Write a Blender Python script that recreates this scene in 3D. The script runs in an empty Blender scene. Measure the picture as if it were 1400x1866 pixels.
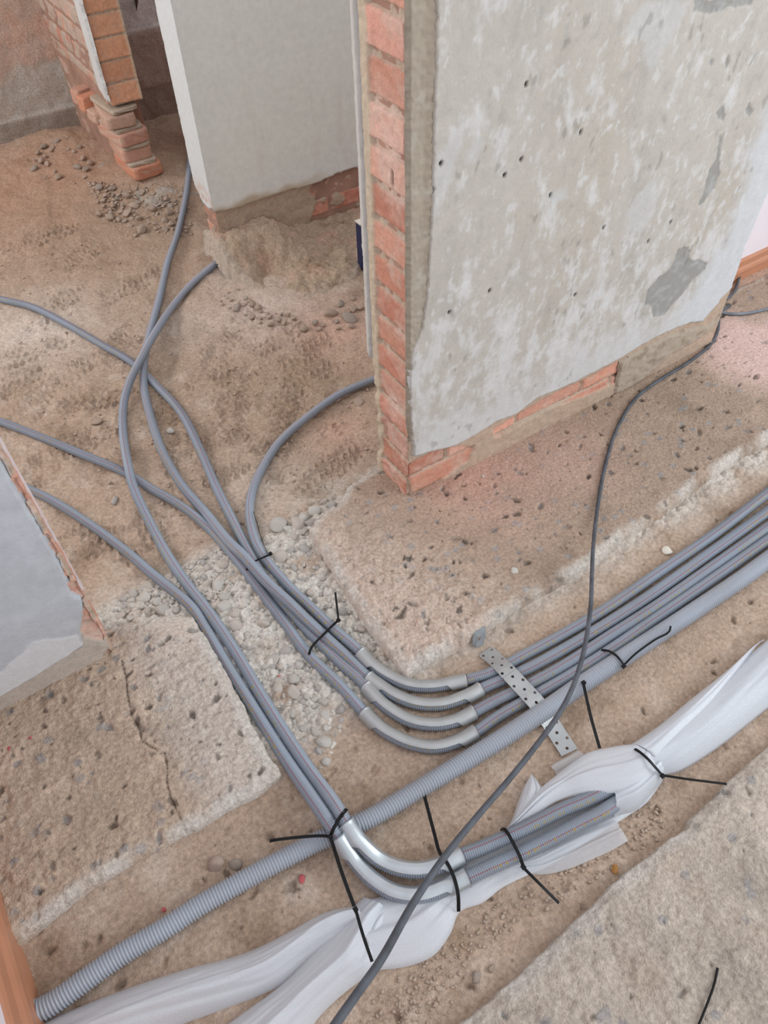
import bpy, math, random
import numpy as np
from mathutils import Matrix, Vector
C = bpy.context.scene.collection
RS = np.random.RandomState(7); random.seed(7)

# ------------------------------------------------------------------ camera, world, lights, exposure
H = 1.6; FP = 1400.0; CX, CY = 700.0, 933.0
RM = np.array([[0.8373084382824271, -0.42710637923026207, 0.3413132285772978],
               [-0.5461888674342258, -0.6256681273315919, 0.5569713776598368],
               [-0.024337219889726217, -0.6527783201533232, -0.7571579521248156]])
cam = bpy.data.cameras.new('camera'); cam.sensor_fit = 'HORIZONTAL'; cam.sensor_width = 36.0
cam.lens = 36.0*FP/1400.0; cam.clip_start = 0.02
camo = bpy.data.objects.new('camera', cam); C.objects.link(camo)
m = Matrix.Identity(4)
for i in range(3):
    m[i][0] = RM[i, 0]; m[i][1] = -RM[i, 1]; m[i][2] = -RM[i, 2]
m[0][3], m[1][3], m[2][3] = 0, 0, H
camo.matrix_world = m
bpy.context.scene.camera = camo
sc = bpy.context.scene
sc.view_settings.view_transform = 'Standard'; sc.view_settings.look = 'None'
sc.view_settings.gamma = 1; sc.view_settings.use_curve_mapping = False
sc.view_settings.exposure = 0.25
w = bpy.data.worlds.new('world'); sc.world = w; w.use_nodes = True
w.node_tree.nodes['Background'].inputs[0].default_value = (0.93, 0.96, 1.0, 1)
w.node_tree.nodes['Background'].inputs[1].default_value = 0.86
def area(name, loc, target, sx, sy, power, color):
    l = bpy.data.lights.new(name, 'AREA'); l.shape = 'RECTANGLE'; l.size = sx; l.size_y = sy
    l.energy = power; l.color = color
    o = bpy.data.objects.new(name, l); C.objects.link(o); o.location = loc
    o.rotation_euler = (Vector(target)-Vector(loc)).to_track_quat('-Z', 'Y').to_euler(); return o
area('window_light_rear', (-1.9, 4.0, 2.1), (0.6, 1.4, 0.0), 1.4, 1.4, 60, (1.0, 0.95, 0.93))
area('window_light_front', (3.2, -1.4, 1.9), (1.0, 0.9, 0.2), 1.6, 1.5, 50, (0.90, 0.95, 1.0))

# ------------------------------------------------------------------ pixel rays to points on physical planes
def ray(px, py): return RM @ np.array([px-CX, py-CY, FP])
def P(px, py, z=0.0):
    r = ray(px, py); t = (z-H)/r[2]; return np.array([r[0]*t, r[1]*t, H+r[2]*t])
def onx(px, py, x): r = ray(px, py); t = x/r[0]; return np.array([x, r[1]*t, H+r[2]*t])
def ony(px, py, y): r = ray(px, py); t = y/r[1]; return np.array([r[0]*t, y, H+r[2]*t])

# ------------------------------------------------------------------ numpy noise
_perm = RS.permutation(4096); _ga = RS.rand(4096)*2*np.pi
_gx, _gy = np.cos(_ga), np.sin(_ga)
def perlin(x, y):
    xi = np.floor(x).astype(int); yi = np.floor(y).astype(int); xf = x-xi; yf = y-yi
    def g(a, b, dx, dy):
        h = _perm[(_perm[a & 4095]+b) & 4095]; return _gx[h]*dx+_gy[h]*dy
    u = xf**3*(xf*(xf*6-15)+10); v = yf**3*(yf*(yf*6-15)+10)
    a = g(xi, yi, xf, yf); b = g(xi+1, yi, xf-1, yf); c = g(xi, yi+1, xf, yf-1); d = g(xi+1, yi+1, xf-1, yf-1)
    return (a+(b-a)*u)*(1-v)+(c+(d-c)*u)*v
def fbm(x, y, s, o=4, gain=.5):
    r = 0; a = 1; t = 0
    for k in range(o):
        r = r+a*perlin(x/s+17.3*k, y/s-9.1*k); t += a; a *= gain; s /= 2.03
    return r/t*1.6
_wj = RS.rand(4096, 3)
def worley(x, y, s, rad=.62):      # rounded lumps, one per jittered cell; returns height 0..1 and a cell value
    x = x/s; y = y/s; xi = np.floor(x).astype(int); yi = np.floor(y).astype(int); best = np.zeros(x.shape); val = np.zeros(x.shape)
    for dx in (-1, 0, 1):
        for dy in (-1, 0, 1):
            h = _perm[(_perm[(xi+dx) & 4095]+yi+dy) & 4095]; j = _wj[h]
            d = np.hypot(x-(xi+dx+j[..., 0]), (y-(yi+dy+j[..., 1]))*(1+.5*(j[..., 2]-.5)))/(rad*(.45+.75*j[..., 2]))
            q = np.sqrt(np.clip(1-d*d, 0, 1))*(.4+.6*j[..., 2]); m_ = q > best; val = np.where(m_, j[..., 2], val); best = np.maximum(best, q)
    return best, val
def ss(a, b, x):
    t = np.clip((x-a)/(b-a), 0, 1); return t*t*(3-2*t)
def sdf(x, y, poly):      # signed distance, inside positive
    d = np.full(x.shape, 1e9); ins = np.zeros(x.shape, bool); n = len(poly)
    for i in range(n):
        ax, ay = poly[i][0], poly[i][1]; bx, by = poly[(i+1) % n][0], poly[(i+1) % n][1]
        ex, ey = bx-ax, by-ay; L = ex*ex+ey*ey+1e-12
        t = np.clip(((x-ax)*ex+(y-ay)*ey)/L, 0, 1)
        d = np.minimum(d, np.hypot(x-ax-t*ex, y-ay-t*ey))
        c = ((ay > y) != (by > y)); ins ^= c & (x < ex*(y-ay)/(ey if abs(ey) > 1e-9 else 1e-9)+ax)
    return np.where(ins, d, -d)
def dline(x, y, pts):
    d = np.full(x.shape, 1e9)
    for i in range(len(pts)-1):
        ax, ay = pts[i][0], pts[i][1]; ex, ey = pts[i+1][0]-ax, pts[i+1][1]-ay
        t = np.clip(((x-ax)*ex+(y-ay)*ey)/(ex*ex+ey*ey+1e-12), 0, 1)
        d = np.minimum(d, np.hypot(x-ax-t*ex, y-ay-t*ey))
    return d
def lin(c):
    c = np.array(c, float)/255.; c = c*.84+.16*float(c@np.array([.3, .59, .11])); return np.where(c <= .04045, c/12.92, ((c+.055)/1.055)**2.4)
def mixc(col, c, f): return col*(1-f[..., None])+np.array(c)*f[..., None]

# ------------------------------------------------------------------ materials
def ngm(name):
    mt = bpy.data.materials.new(name); mt.use_nodes = True; nt = mt.node_tree
    return mt, nt, nt.nodes['Principled BSDF']
def vcol_mat(name, scale=60, var=.25, bump=.3, bscale=180, rough=.95, dist=.004, gain=1.0):
    mt, nt, b = ngm(name); N = nt.nodes.new; L = nt.links.new
    a = N('ShaderNodeAttribute'); a.attribute_name = 'Col'
    tc = N('ShaderNodeTexCoord')
    n1 = N('ShaderNodeTexNoise'); n1.inputs['Scale'].default_value = scale; n1.inputs['Detail'].default_value = 7
    n1.inputs['Roughness'].default_value = .65; L(tc.outputs['Object'], n1.inputs['Vector'])
    mr = N('ShaderNodeMapRange'); mr.inputs['From Min'].default_value = .25; mr.inputs['From Max'].default_value = .75
    mr.inputs['To Min'].default_value = gain*(1-var); mr.inputs['To Max'].default_value = gain*(1+var)
    L(n1.outputs['Fac'], mr.inputs['Value'])
    vm = N('ShaderNodeVectorMath'); vm.operation = 'SCALE'; L(a.outputs['Color'], vm.inputs[0]); L(mr.outputs[0], vm.inputs['Scale'])
    L(vm.outputs[0], b.inputs['Base Color'])
    n2 = N('ShaderNodeTexNoise'); n2.inputs['Scale'].default_value = bscale; n2.inputs['Detail'].default_value = 5
    L(tc.outputs['Object'], n2.inputs['Vector'])
    bp = N('ShaderNodeBump'); bp.inputs['Strength'].default_value = bump; bp.inputs['Distance'].default_value = dist
    L(n2.outputs['Fac'], bp.inputs['Height']); L(bp.outputs[0], b.inputs['Normal'])
    b.inputs['Roughness'].default_value = rough; b.inputs['Specular IOR Level'].default_value = .2
    return mt
def flat_mat(name, col, rough=.6, metal=0, var=.1, scale=40, bump=0.0, spec=.5):
    mt, nt, b = ngm(name); N = nt.nodes.new; L = nt.links.new; c = lin(col)
    tc = N('ShaderNodeTexCoord'); n1 = N('ShaderNodeTexNoise'); n1.inputs['Scale'].default_value = scale; n1.inputs['Detail'].default_value = 5
    L(tc.outputs['Object'], n1.inputs['Vector'])
    cr = N('ShaderNodeValToRGB'); cr.color_ramp.elements[0].position = .3; cr.color_ramp.elements[1].position = .7
    cr.color_ramp.elements[0].color = (*np.clip(c*(1-var), 0, 1), 1); cr.color_ramp.elements[1].color = (*np.clip(c*(1+var), 0, 1), 1)
    L(n1.outputs['Fac'], cr.inputs[0]); L(cr.outputs[0], b.inputs['Base Color'])
    b.inputs['Roughness'].default_value = rough; b.inputs['Metallic'].default_value = metal; b.inputs['Specular IOR Level'].default_value = spec
    if bump:
        bp = N('ShaderNodeBump'); bp.inputs['Strength'].default_value = bump; bp.inputs['Distance'].default_value = .002
        L(n1.outputs['Fac'], bp.inputs['Height']); L(bp.outputs[0], b.inputs['Normal'])
    return mt
M_SAND = vcol_mat('sand', 110, .38, .6, 330, dist=.006, gain=1.1)
M_CONC = vcol_mat('rough_concrete', 120, .38, .65, 260, dist=.007, gain=1.1)
M_PLAS = vcol_mat('plaster', 45, .07, .25, 150, .9, gain=.84)
M_BRICK = vcol_mat('brick', 80, .18, .5, 220, gain=1.05)
M_CORE = flat_mat('masonry_core', (170, 130, 110), .95, var=.2, scale=12)
def conduit_mat(name, base, stripe, text_lo, text_hi, seed):
    # grey corrugated plastic; a printed stripe and worn yellow lettering run along it
    mt, nt, b = ngm(name); N = nt.nodes.new; L = nt.links.new
    uv = N('ShaderNodeUVMap'); uv.uv_map = 'UVMap'; sx = N('ShaderNodeSeparateXYZ'); L(uv.outputs[0], sx.inputs[0])
    def mth(op, a, bb=None):
        n = N('ShaderNodeMath'); n.operation = op
        for k, v in enumerate((a, bb)):
            if v is None: continue
            if isinstance(v, (int, float)): n.inputs[k].default_value = v
            else: L(v, n.inputs[k])
        return n.outputs[0]
    def band(lo, hi): return mth('MULTIPLY', mth('GREATER_THAN', sx.outputs[1], lo), mth('LESS_THAN', sx.outputs[1], hi))
    tc = N('ShaderNodeTexCoord'); nz = N('ShaderNodeTexNoise'); nz.inputs['Scale'].default_value = 9; nz.inputs['Detail'].default_value = 6
    L(tc.outputs['Object'], nz.inputs['Vector'])
    cr = N('ShaderNodeValToRGB'); cr.color_ramp.elements[0].position = .35; cr.color_ramp.elements[1].position = .75
    c = lin(base); dust = lin((150, 146, 144))
    cr.color_ramp.elements[0].color = (*c, 1); cr.color_ramp.elements[1].color = (*(c*.72+dust*.28), 1); L(nz.outputs['Fac'], cr.inputs[0])
    mx = N('ShaderNodeMix'); mx.data_type = 'RGBA'; L(cr.outputs[0], mx.inputs[6]); mx.inputs[7].default_value = (*lin((165, 60, 70)), 1)
    L(mth('MULTIPLY', band(stripe, stripe+.022), .75), mx.inputs[0])
    wv = N('ShaderNodeTexNoise'); wv.noise_dimensions = '1D'; wv.inputs['Scale'].default_value = 130; L(mth('ADD', sx.outputs[0], seed), wv.inputs['W'])
    wv2 = N('ShaderNodeTexNoise'); wv2.noise_dimensions = '1D'; wv2.inputs['Scale'].default_value = 3.5; L(mth('ADD', sx.outputs[0], seed), wv2.inputs['W'])
    f = mth('MULTIPLY', mth('MULTIPLY', band(text_lo, text_hi), mth('GREATER_THAN', wv.outputs[0], .55)), mth('GREATER_THAN', wv2.outputs[0], .52))
    m2 = N('ShaderNodeMix'); m2.data_type = 'RGBA'; L(mx.outputs[2], m2.inputs[6]); m2.inputs[7].default_value = (*lin((186, 160, 62)), 1)
    L(mth('MULTIPLY', f, .75), m2.inputs[0]); L(m2.outputs[2], b.inputs['Base Color'])
    b.inputs['Roughness'].default_value = .38; return mt
M_CON = [conduit_mat('grey_conduit_plastic', (152, 163, 178), .21+.05*math.sin(k*2.1), .11, .18, k*3.7) for k in range(6)]
M_BIG = conduit_mat('light_grey_conduit_plastic', (172, 180, 192), 2, 2, 3, 0)
M_METAL = flat_mat('galvanised_steel', (190, 197, 202), .38, .65, .10, 25)
M_METALP = flat_mat('pale_steel', (178, 180, 180), .42, .55, .08, 25)
M_BLACK = flat_mat('black_nylon', (16, 16, 18), .5, 0, .2, spec=.25)
M_CABLE = flat_mat('dusty_cable', (74, 79, 88), .5, 0, .35, 30)
M_CABLE2 = flat_mat('pale_dusty_cable', (112, 118, 126), .5, 0, .25, 30)
M_TILE = flat_mat('terracotta_skirting', (196, 128, 92), .35, 0, .06, 12)
M_PAINT = flat_mat('pinkish_paint', (228, 218, 222), .7, 0, .03, 8)
M_STONE = [flat_mat('pebble_stone', c_, .95, 0, .16, 90, .6, .2) for c_ in ((206, 200, 190), (196, 188, 178), (186, 180, 174), (204, 192, 180))]
M_STONE2 = [flat_mat('dusty_stone', c_, .95, 0, .16, 90, .6, .2) for c_ in ((180, 158, 138), (188, 164, 146), (172, 156, 142))]
M_RED = flat_mat('red_chip', (200, 88, 90), .8)
M_OCHRE = flat_mat('ochre_chip', (176, 118, 48), .7, var=.3)
M_BLUE = flat_mat('navy_plastic', (28, 38, 84), .4)
M_WHITE = flat_mat('white_chip', (222, 214, 198), .9, var=.1)
M_WOOD = flat_mat('dark_wood', (84, 62, 50), .8, var=.3)
def foam_mat(name, alpha):
    mt, nt, b = ngm(name); N = nt.nodes.new; L = nt.links.new
    b.inputs['Base Color'].default_value = (*lin((228, 233, 240)), 1); b.inputs['Roughness'].default_value = .24
    tc = N('ShaderNodeTexCoord'); n1 = N('ShaderNodeTexVoronoi'); n1.inputs['Scale'].default_value = 420; L(tc.outputs['Object'], n1.inputs['Vector'])
    bp = N('ShaderNodeBump'); bp.inputs['Strength'].default_value = .35; bp.inputs['Distance'].default_value = .0015
    L(n1.outputs['Distance'], bp.inputs['Height']); L(bp.outputs[0], b.inputs['Normal'])
    tr = N('ShaderNodeBsdfTranslucent'); tr.inputs[0].default_value = (*lin((246, 248, 252)), 1)
    ms = N('ShaderNodeMixShader'); ms.inputs[0].default_value = .3; L(b.outputs[0], ms.inputs[1]); L(tr.outputs[0], ms.inputs[2])
    tp = N('ShaderNodeBsdfTransparent'); m2 = N('ShaderNodeMixShader'); m2.inputs[0].default_value = 1-alpha
    L(ms.outputs[0], m2.inputs[1]); L(tp.outputs[0], m2.inputs[2]); L(m2.outputs[0], nt.nodes['Material Output'].inputs['Surface'])
    return mt
M_FOAM = foam_mat('white_foam', .95); M_FOAM2 = foam_mat('thin_translucent_foam', .60); M_FOAM3 = foam_mat('single_layer_foam', .84)

# ------------------------------------------------------------------ mesh helpers
def link(o, parent=None):
    C.objects.link(o)
    if parent is not None: o.parent = parent
    return o
def mk(name, v, f, mat, parent=None, col=None, uvs=None, smooth=True):
    me = bpy.data.meshes.new(name); v = np.asarray(v, np.float32)
    if isinstance(f, np.ndarray):
        k = f.shape[1]; nf = len(f)
        me.vertices.add(len(v)); me.vertices.foreach_set('co', v.ravel())
        me.loops.add(nf*k); me.loops.foreach_set('vertex_index', f.astype(np.int32).ravel())
        me.polygons.add(nf); me.polygons.foreach_set('loop_start', np.arange(0, nf*k, k, dtype=np.int32))
        me.polygons.foreach_set('loop_total', np.full(nf, k, np.int32)); me.update(calc_edges=True)
    else: me.from_pydata(v.tolist(), [], f)
    if col is not None:
        a = me.attributes.new('Col', 'FLOAT_COLOR', 'POINT'); c4 = np.ones((len(v), 4), np.float32); c4[:, :3] = np.clip(col, 0, 1)
        a.data.foreach_set('color', c4.ravel())
    if uvs is not None:
        u = me.uv_layers.new(name='UVMap'); li = np.zeros(len(me.loops), np.int32); me.loops.foreach_get('vertex_index', li)
        u.data.foreach_set('uv', np.asarray(uvs, np.float32)[li].ravel())
    me.polygons.foreach_set('use_smooth', np.full(len(me.polygons), smooth)); me.materials.append(mat); me.validate()
    return link(bpy.data.objects.new(name, me), parent)
def grid_faces(nu, nv, keep=None):
    i = np.arange(nu*nv).reshape(nu, nv)
    f = np.stack([i[:-1, :-1], i[1:, :-1], i[1:, 1:], i[:-1, 1:]], -1).reshape(-1, 4)
    if keep is not None:
        k = keep[:-1, :-1] & keep[1:, :-1] & keep[1:, 1:] & keep[:-1, 1:]; f = f[k.ravel()]
    return f
def sheet(name, XYZ, col, mat, parent=None, keep=None):
    nu, nv = XYZ.shape[:2]; f = grid_faces(nu, nv, keep); v = XYZ.reshape(-1, 3); c = col.reshape(-1, 3)
    used = np.unique(f); mp = np.zeros(len(v), int); mp[used] = np.arange(len(used))
    return mk(name, v[used], mp[f], mat, parent, c[used])
def tag(o, label=None, cat=None, group=None, kind=None):
    if label: o['label'] = label
    if cat: o['category'] = cat
    if group: o['group'] = group
    if kind: o['kind'] = kind
    return o
def empty(name, loc=(0, 0, 0), **k):
    o = bpy.data.objects.new(name, None); C.objects.link(o); o.location = loc; o.empty_display_size = .05; tag(o, **k); return o
def box(name, a, b, mat, parent=None):
    (x0, y0, z0), (x1, y1, z1) = a, b
    v = [(x0, y0, z0), (x1, y0, z0), (x1, y1, z0), (x0, y1, z0), (x0, y0, z1), (x1, y0, z1), (x1, y1, z1), (x0, y1, z1)]
    f = [(0, 3, 2, 1), (4, 5, 6, 7), (0, 1, 5, 4), (1, 2, 6, 5), (2, 3, 7, 6), (3, 0, 4, 7)]
    return mk(name, v, f, mat, parent, smooth=False)
def spline(pts, step):
    p = np.array(pts, float); q = np.vstack([2*p[0]-p[1], p, 2*p[-1]-p[-2]]); out = []
    for i in range(1, len(q)-2):
        a, b_, c_, d = q[i-1], q[i], q[i+1], q[i+2]; n = max(4, int(np.linalg.norm(c_[:3]-b_[:3])/.004))
        t = np.linspace(0, 1, n, endpoint=False)[:, None]
        out.append(.5*((2*b_)+(-a+c_)*t+(2*a-5*b_+4*c_-d)*t*t+(-a+3*b_-3*c_+d)*t**3))
    out.append(p[-1:]); o = np.vstack(out)
    k = max(3, int(.02/.004)); ker = np.ones(k)/k      # light smoothing
    sm = o.copy()
    for j in range(o.shape[1]): sm[k:-k, j] = np.convolve(o[:, j], ker, 'same')[k:-k]
    s = np.r_[0, np.cumsum(np.linalg.norm(np.diff(sm[:, :3], axis=0), axis=1))]
    S = np.arange(0, s[-1], step); return np.stack([np.interp(S, s, sm[:, j]) for j in range(o.shape[1])], 1), S
def frames(p):
    t = np.gradient(p, axis=0); t /= np.linalg.norm(t, axis=1)[:, None]+1e-12
    side = np.cross(t, [0, 0, 1.0]); side /= np.linalg.norm(side, axis=1)[:, None]+1e-12
    up = np.cross(side, t); return t, side, up
def tube(name, path, rad, mat, parent=None, seg=16, step=None, rib=0.0, pitch=.0042, twist=0.):
    if rib: step = pitch/4
    p, S = spline(path, step or .01)
    r0 = rad if np.isscalar(rad) else np.interp(S/S[-1], np.linspace(0, 1, len(rad)), rad)
    r = r0-rib*np.array([0, .5, 1., .5])[np.arange(len(S)) % 4] if rib else np.full(len(S), 1.0)*r0
    t, s, u = frames(p[:, :3]); a = np.linspace(0, 2*np.pi, seg+1)+twist
    V = p[:, None, :3]+r[:, None, None]*(np.cos(a)[None, :, None]*s[:, None]+np.sin(a)[None, :, None]*u[:, None])
    uv = np.stack(np.broadcast_arrays(S[:, None], np.linspace(0, 1, seg+1)[None]), -1)
    v = V.reshape(-1, 3); f = grid_faces(len(S), seg+1)
    v = np.vstack([v, p[:1, :3], p[-1:, :3]]); n = len(v); uvf = np.vstack([uv.reshape(-1, 2), [[0, 0], [0, 0]]])
    i = np.arange(seg); z = np.zeros(seg, int)
    caps = np.stack([i+1, i, z+n-2, z+n-2], 1); b0 = (len(S)-1)*(seg+1); cape = np.stack([b0+i, b0+i+1, z+n-1, z+n-1], 1)
    fl = f.tolist()+[x[:3] for x in caps.tolist()]+[x[:3] for x in cape.tolist()]
    return mk(name, v, fl, mat, parent, uvs=uvf)
def ribbon(name, path, wid, th, mat, parent=None, step=.004, normal_up=True):
    p, S = spline(path, step); t, s, u = frames(p[:, :3])
    if not normal_up: s, u = u, -s
    q = [p[:, :3]+s*a*wid/2+u*b*th/2 for a, b in ((-1, -1), (1, -1), (1, 1), (-1, 1))]
    V = np.stack(q+[q[0]], 1); return mk(name, V.reshape(-1, 3), grid_faces(len(S), 5), mat, parent, smooth=False)

# ------------------------------------------------------------------ ground shape
def bump2(x, y, cx, cy, r): return np.exp(-((x-cx)**2+(y-cy)**2)/(r*r))
GROOVE = [P(*q, -.07)[:2] for q in ((345, 420), (330, 500), (318, 570), (306, 640), (300, 700))]
def ground(x, y):
    x = np.asarray(x, float); y = np.asarray(y, float)
    h = -.038+(-.045+.038)*ss(.7, .95, y)
    h = h+(-.078+.045)*ss(1.2, 1.5, y)
    h = h+.012*bump2(x, y, .3, 1.15, .16)
    h = h+.085*bump2(x, y, .97, 3.52, .24)+.05*bump2(x, y, .85, 3.9, .4)
    h = h+.06*ss(.5, 0, 4.2-y)*ss(1.1, .7, x)
    h = h+.022*bump2(x, y, .95, 2.25, .3)*ss(1.7, 2.1, y)
    h = h-.014*np.exp(-(dline(x, y, GROOVE)/.035)**2)
    return h
def on(px, py, off=0.0):
    z = -.05
    for _ in range(8):
        p = P(px, py, z); z = float(ground(p[0], p[1]))+off
    return P(px, py, z)
def pit_field(x, y, n, lo, hi, depth, area_, seed, asp=1.8):
    rs = np.random.RandomState(seed); h = np.zeros(x.shape); mk_ = np.zeros(x.shape)
    for k in range(n):
        cx = rs.uniform(area_[0], area_[1]); cy = rs.uniform(area_[2], area_[3]); r = lo+(hi-lo)*rs.rand()**4.0; a = rs.rand()*3.14
        x0 = np.searchsorted(x[:, 0], cx-2.5*r*asp); x1 = np.searchsorted(x[:, 0], cx+2.5*r*asp)
        y0 = np.searchsorted(y[0], cy-2.5*r*asp); y1 = np.searchsorted(y[0], cy+2.5*r*asp)
        if x1-x0 < 2 or y1-y0 < 2: continue
        X = x[x0:x1, y0:y1]-cx; Y = y[x0:x1, y0:y1]-cy
        u = (X*np.cos(a)+Y*np.sin(a))/asp; v = -X*np.sin(a)+Y*np.cos(a)
        d = np.hypot(u, v)/r*(1+.5*perlin((X+cx)/r*.9, (Y+cy)/r*.9)); g = ss(1.15, .6, d)
        h[x0:x1, y0:y1] = np.minimum(h[x0:x1, y0:y1], -g*depth*min(1, r/.006)); mk_[x0:x1, y0:y1] = np.maximum(mk_[x0:x1, y0:y1], g)
    return h, mk_
def grid(xs, ys): return np.meshgrid(xs, ys, indexing='ij')
def spaced(*segs):
    out = [np.arange(a, b, s) for a, b, s in segs]; return np.concatenate(out+[[segs[-1][1]]])

# one dirt surface, cut in two sheets: fine relief, trench stains, gravel bed, trodden sand
SANDC = lin((166, 138, 114))
FEET = [(470, 650, .6), (560, 690, .2), (540, 740, -.4), (430, 720, 1.0), (500, 620, .1), (400, 640, .9), (560, 640, .3), (400, 790, -.6), (120, 690, .4), (60, 740, .8),
        (160, 800, .2), (330, 850, .4), (80, 850, .7), (200, 990, -.5), (120, 1000, .2), (310, 760, 1.2), (100, 560, .5), (600, 860, .3), (240, 520, .3), (150, 470, .9), (90, 430, .1), (430, 600, .6), (20, 700, .2), (180, 730, -.3),
        (520, 780, .9), (440, 840, .2), (380, 700, .1), (590, 740, 1.3), (270, 960, .5), (60, 640, .1), (230, 620, .9), (480, 820, 1.4)]
TONES = ((480, 560, .20, (206, 184, 170), .9), (620, 610, .17, (205, 164, 142), .8), (620, 780, .10, (206, 164, 142), .8), (100, 330, .55, (186, 140, 112), .7), (60, 600, .25, (205, 190, 176), .9), (330, 600, .12, (204, 188, 174), .5),
         (480, 900, .14, (200, 186, 170), .6), (330, 930, .2, (194, 168, 148), .5), (340, 260, .3, (150, 108, 88), .8), (200, 420, .5, (158, 134, 110), .6), (560, 700, .2, (164, 138, 112), .7), (430, 500, .12, (206, 188, 174), .7))
def dirt(name, xs, ys):
    X, Y = grid(xs, ys); gap = ss(.66, .80, Y); sand = ss(1.28, 1.46, Y+.06*fbm(X, Y, .12, 3)); grv = gap*(1-sand); n1 = fbm(X, Y+7, .16, 5, .6)
    base = ground(X, Y)
    ht = .008*fbm(X, Y, .30, 3)+.0042*fbm(X, Y, .06, 5, .6)
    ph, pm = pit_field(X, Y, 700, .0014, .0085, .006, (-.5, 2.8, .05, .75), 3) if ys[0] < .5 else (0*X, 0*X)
    wg, vg = worley(X, Y, .026); wh, vh = worley(X+5, Y, .012); hg = .011*wg+.005*wh+.004*np.clip(fbm(X, Y, .03, 3)+.2, 0, 1)+.006*np.clip(fbm(X+4, Y, .022, 3, .6), -.1, 1)+.006*fbm(X, Y, .3, 3)
    hs = .015*fbm(X, Y, .33, 3)+.011*fbm(X+3, Y, .085, 4, .55)+.003*np.abs(fbm(X, Y, .03, 4, .6))
    if ys[-1] > 2:
        tr_ = 0*X
        for fx, fy, fa in FEET:
            c_ = on(fx, fy); u = (X-c_[0])*math.cos(fa)+(Y-c_[1])*math.sin(fa); v = -(X-c_[0])*math.sin(fa)+(Y-c_[1])*math.cos(fa)
            mk_ = ss(1.15, .8, np.hypot(u/.15, v/.058)+.35*fbm(X, Y+fx, .06, 2))
            zig = np.abs(((v/.046) % 1)-.5)*.042+.010*fbm(X, Y-fx, .06, 2); pat = ss(.35, .85, np.sin(2*np.pi*(u+zig)/.027))
            new = -.008+pat*.0115*np.clip(.85+1.0*fbm(X-fx, Y, .07, 2), 0, 1.2); tr_ = tr_*(1-mk_)+new*mk_
    if ys[-1] > 2: hs = hs+tr_*ss(-.4, .15, fbm(X+8, Y, .11, 3))
    hz = base+(ht+ph)*(1-gap)+hg*grv+hs*sand*gap
    hz = hz+(1-gap)*(.012*ss(.60, .70, Y)*ss(.35, .15, X))
    col = np.broadcast_to(lin((176, 150, 128)), X.shape+(3,)).copy()
    col = mixc(col, lin((148, 122, 98)), ss(.05, .5, n1)*.8); col = mixc(col, lin((194, 174, 156)), ss(.0, .5, fbm(X+9, Y, .1, 5, .65))*.7)
    for qx, qy, r_, cc, f_ in TONES:
        c_ = on(qx, qy); col = mixc(col, lin(cc), f_*gap*bump2(X, Y, c_[0], c_[1], r_)*np.clip(1+.9*fbm(X, Y-qx, .12, 4), 0, 1))
    col = mixc(col, lin((204, 198, 188)), grv*ss(-.6, .1, fbm(X+2, Y, .12, 4))*.95)
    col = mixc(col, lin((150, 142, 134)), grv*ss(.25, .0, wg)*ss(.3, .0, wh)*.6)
    col = mixc(col, lin((96, 78, 62)), pm*(1-gap)*.75*ss(-.2, .3, fbm(X, Y+3, .05, 2)))  # darker tone in the trench pits: hole shade put into the colour, plus dirt
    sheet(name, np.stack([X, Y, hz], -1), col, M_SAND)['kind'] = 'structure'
dirt('floor', np.arange(-.6, 2.9, .0040), np.arange(-.02, 1.3401, .0040))
dirt('floor', spaced((-1.6, -.3, .012), (-.3, 1.25, .0042), (1.25, 2.6, .012)), spaced((1.34, 2.75, .0042), (2.75, 4.3, .007)))

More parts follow.
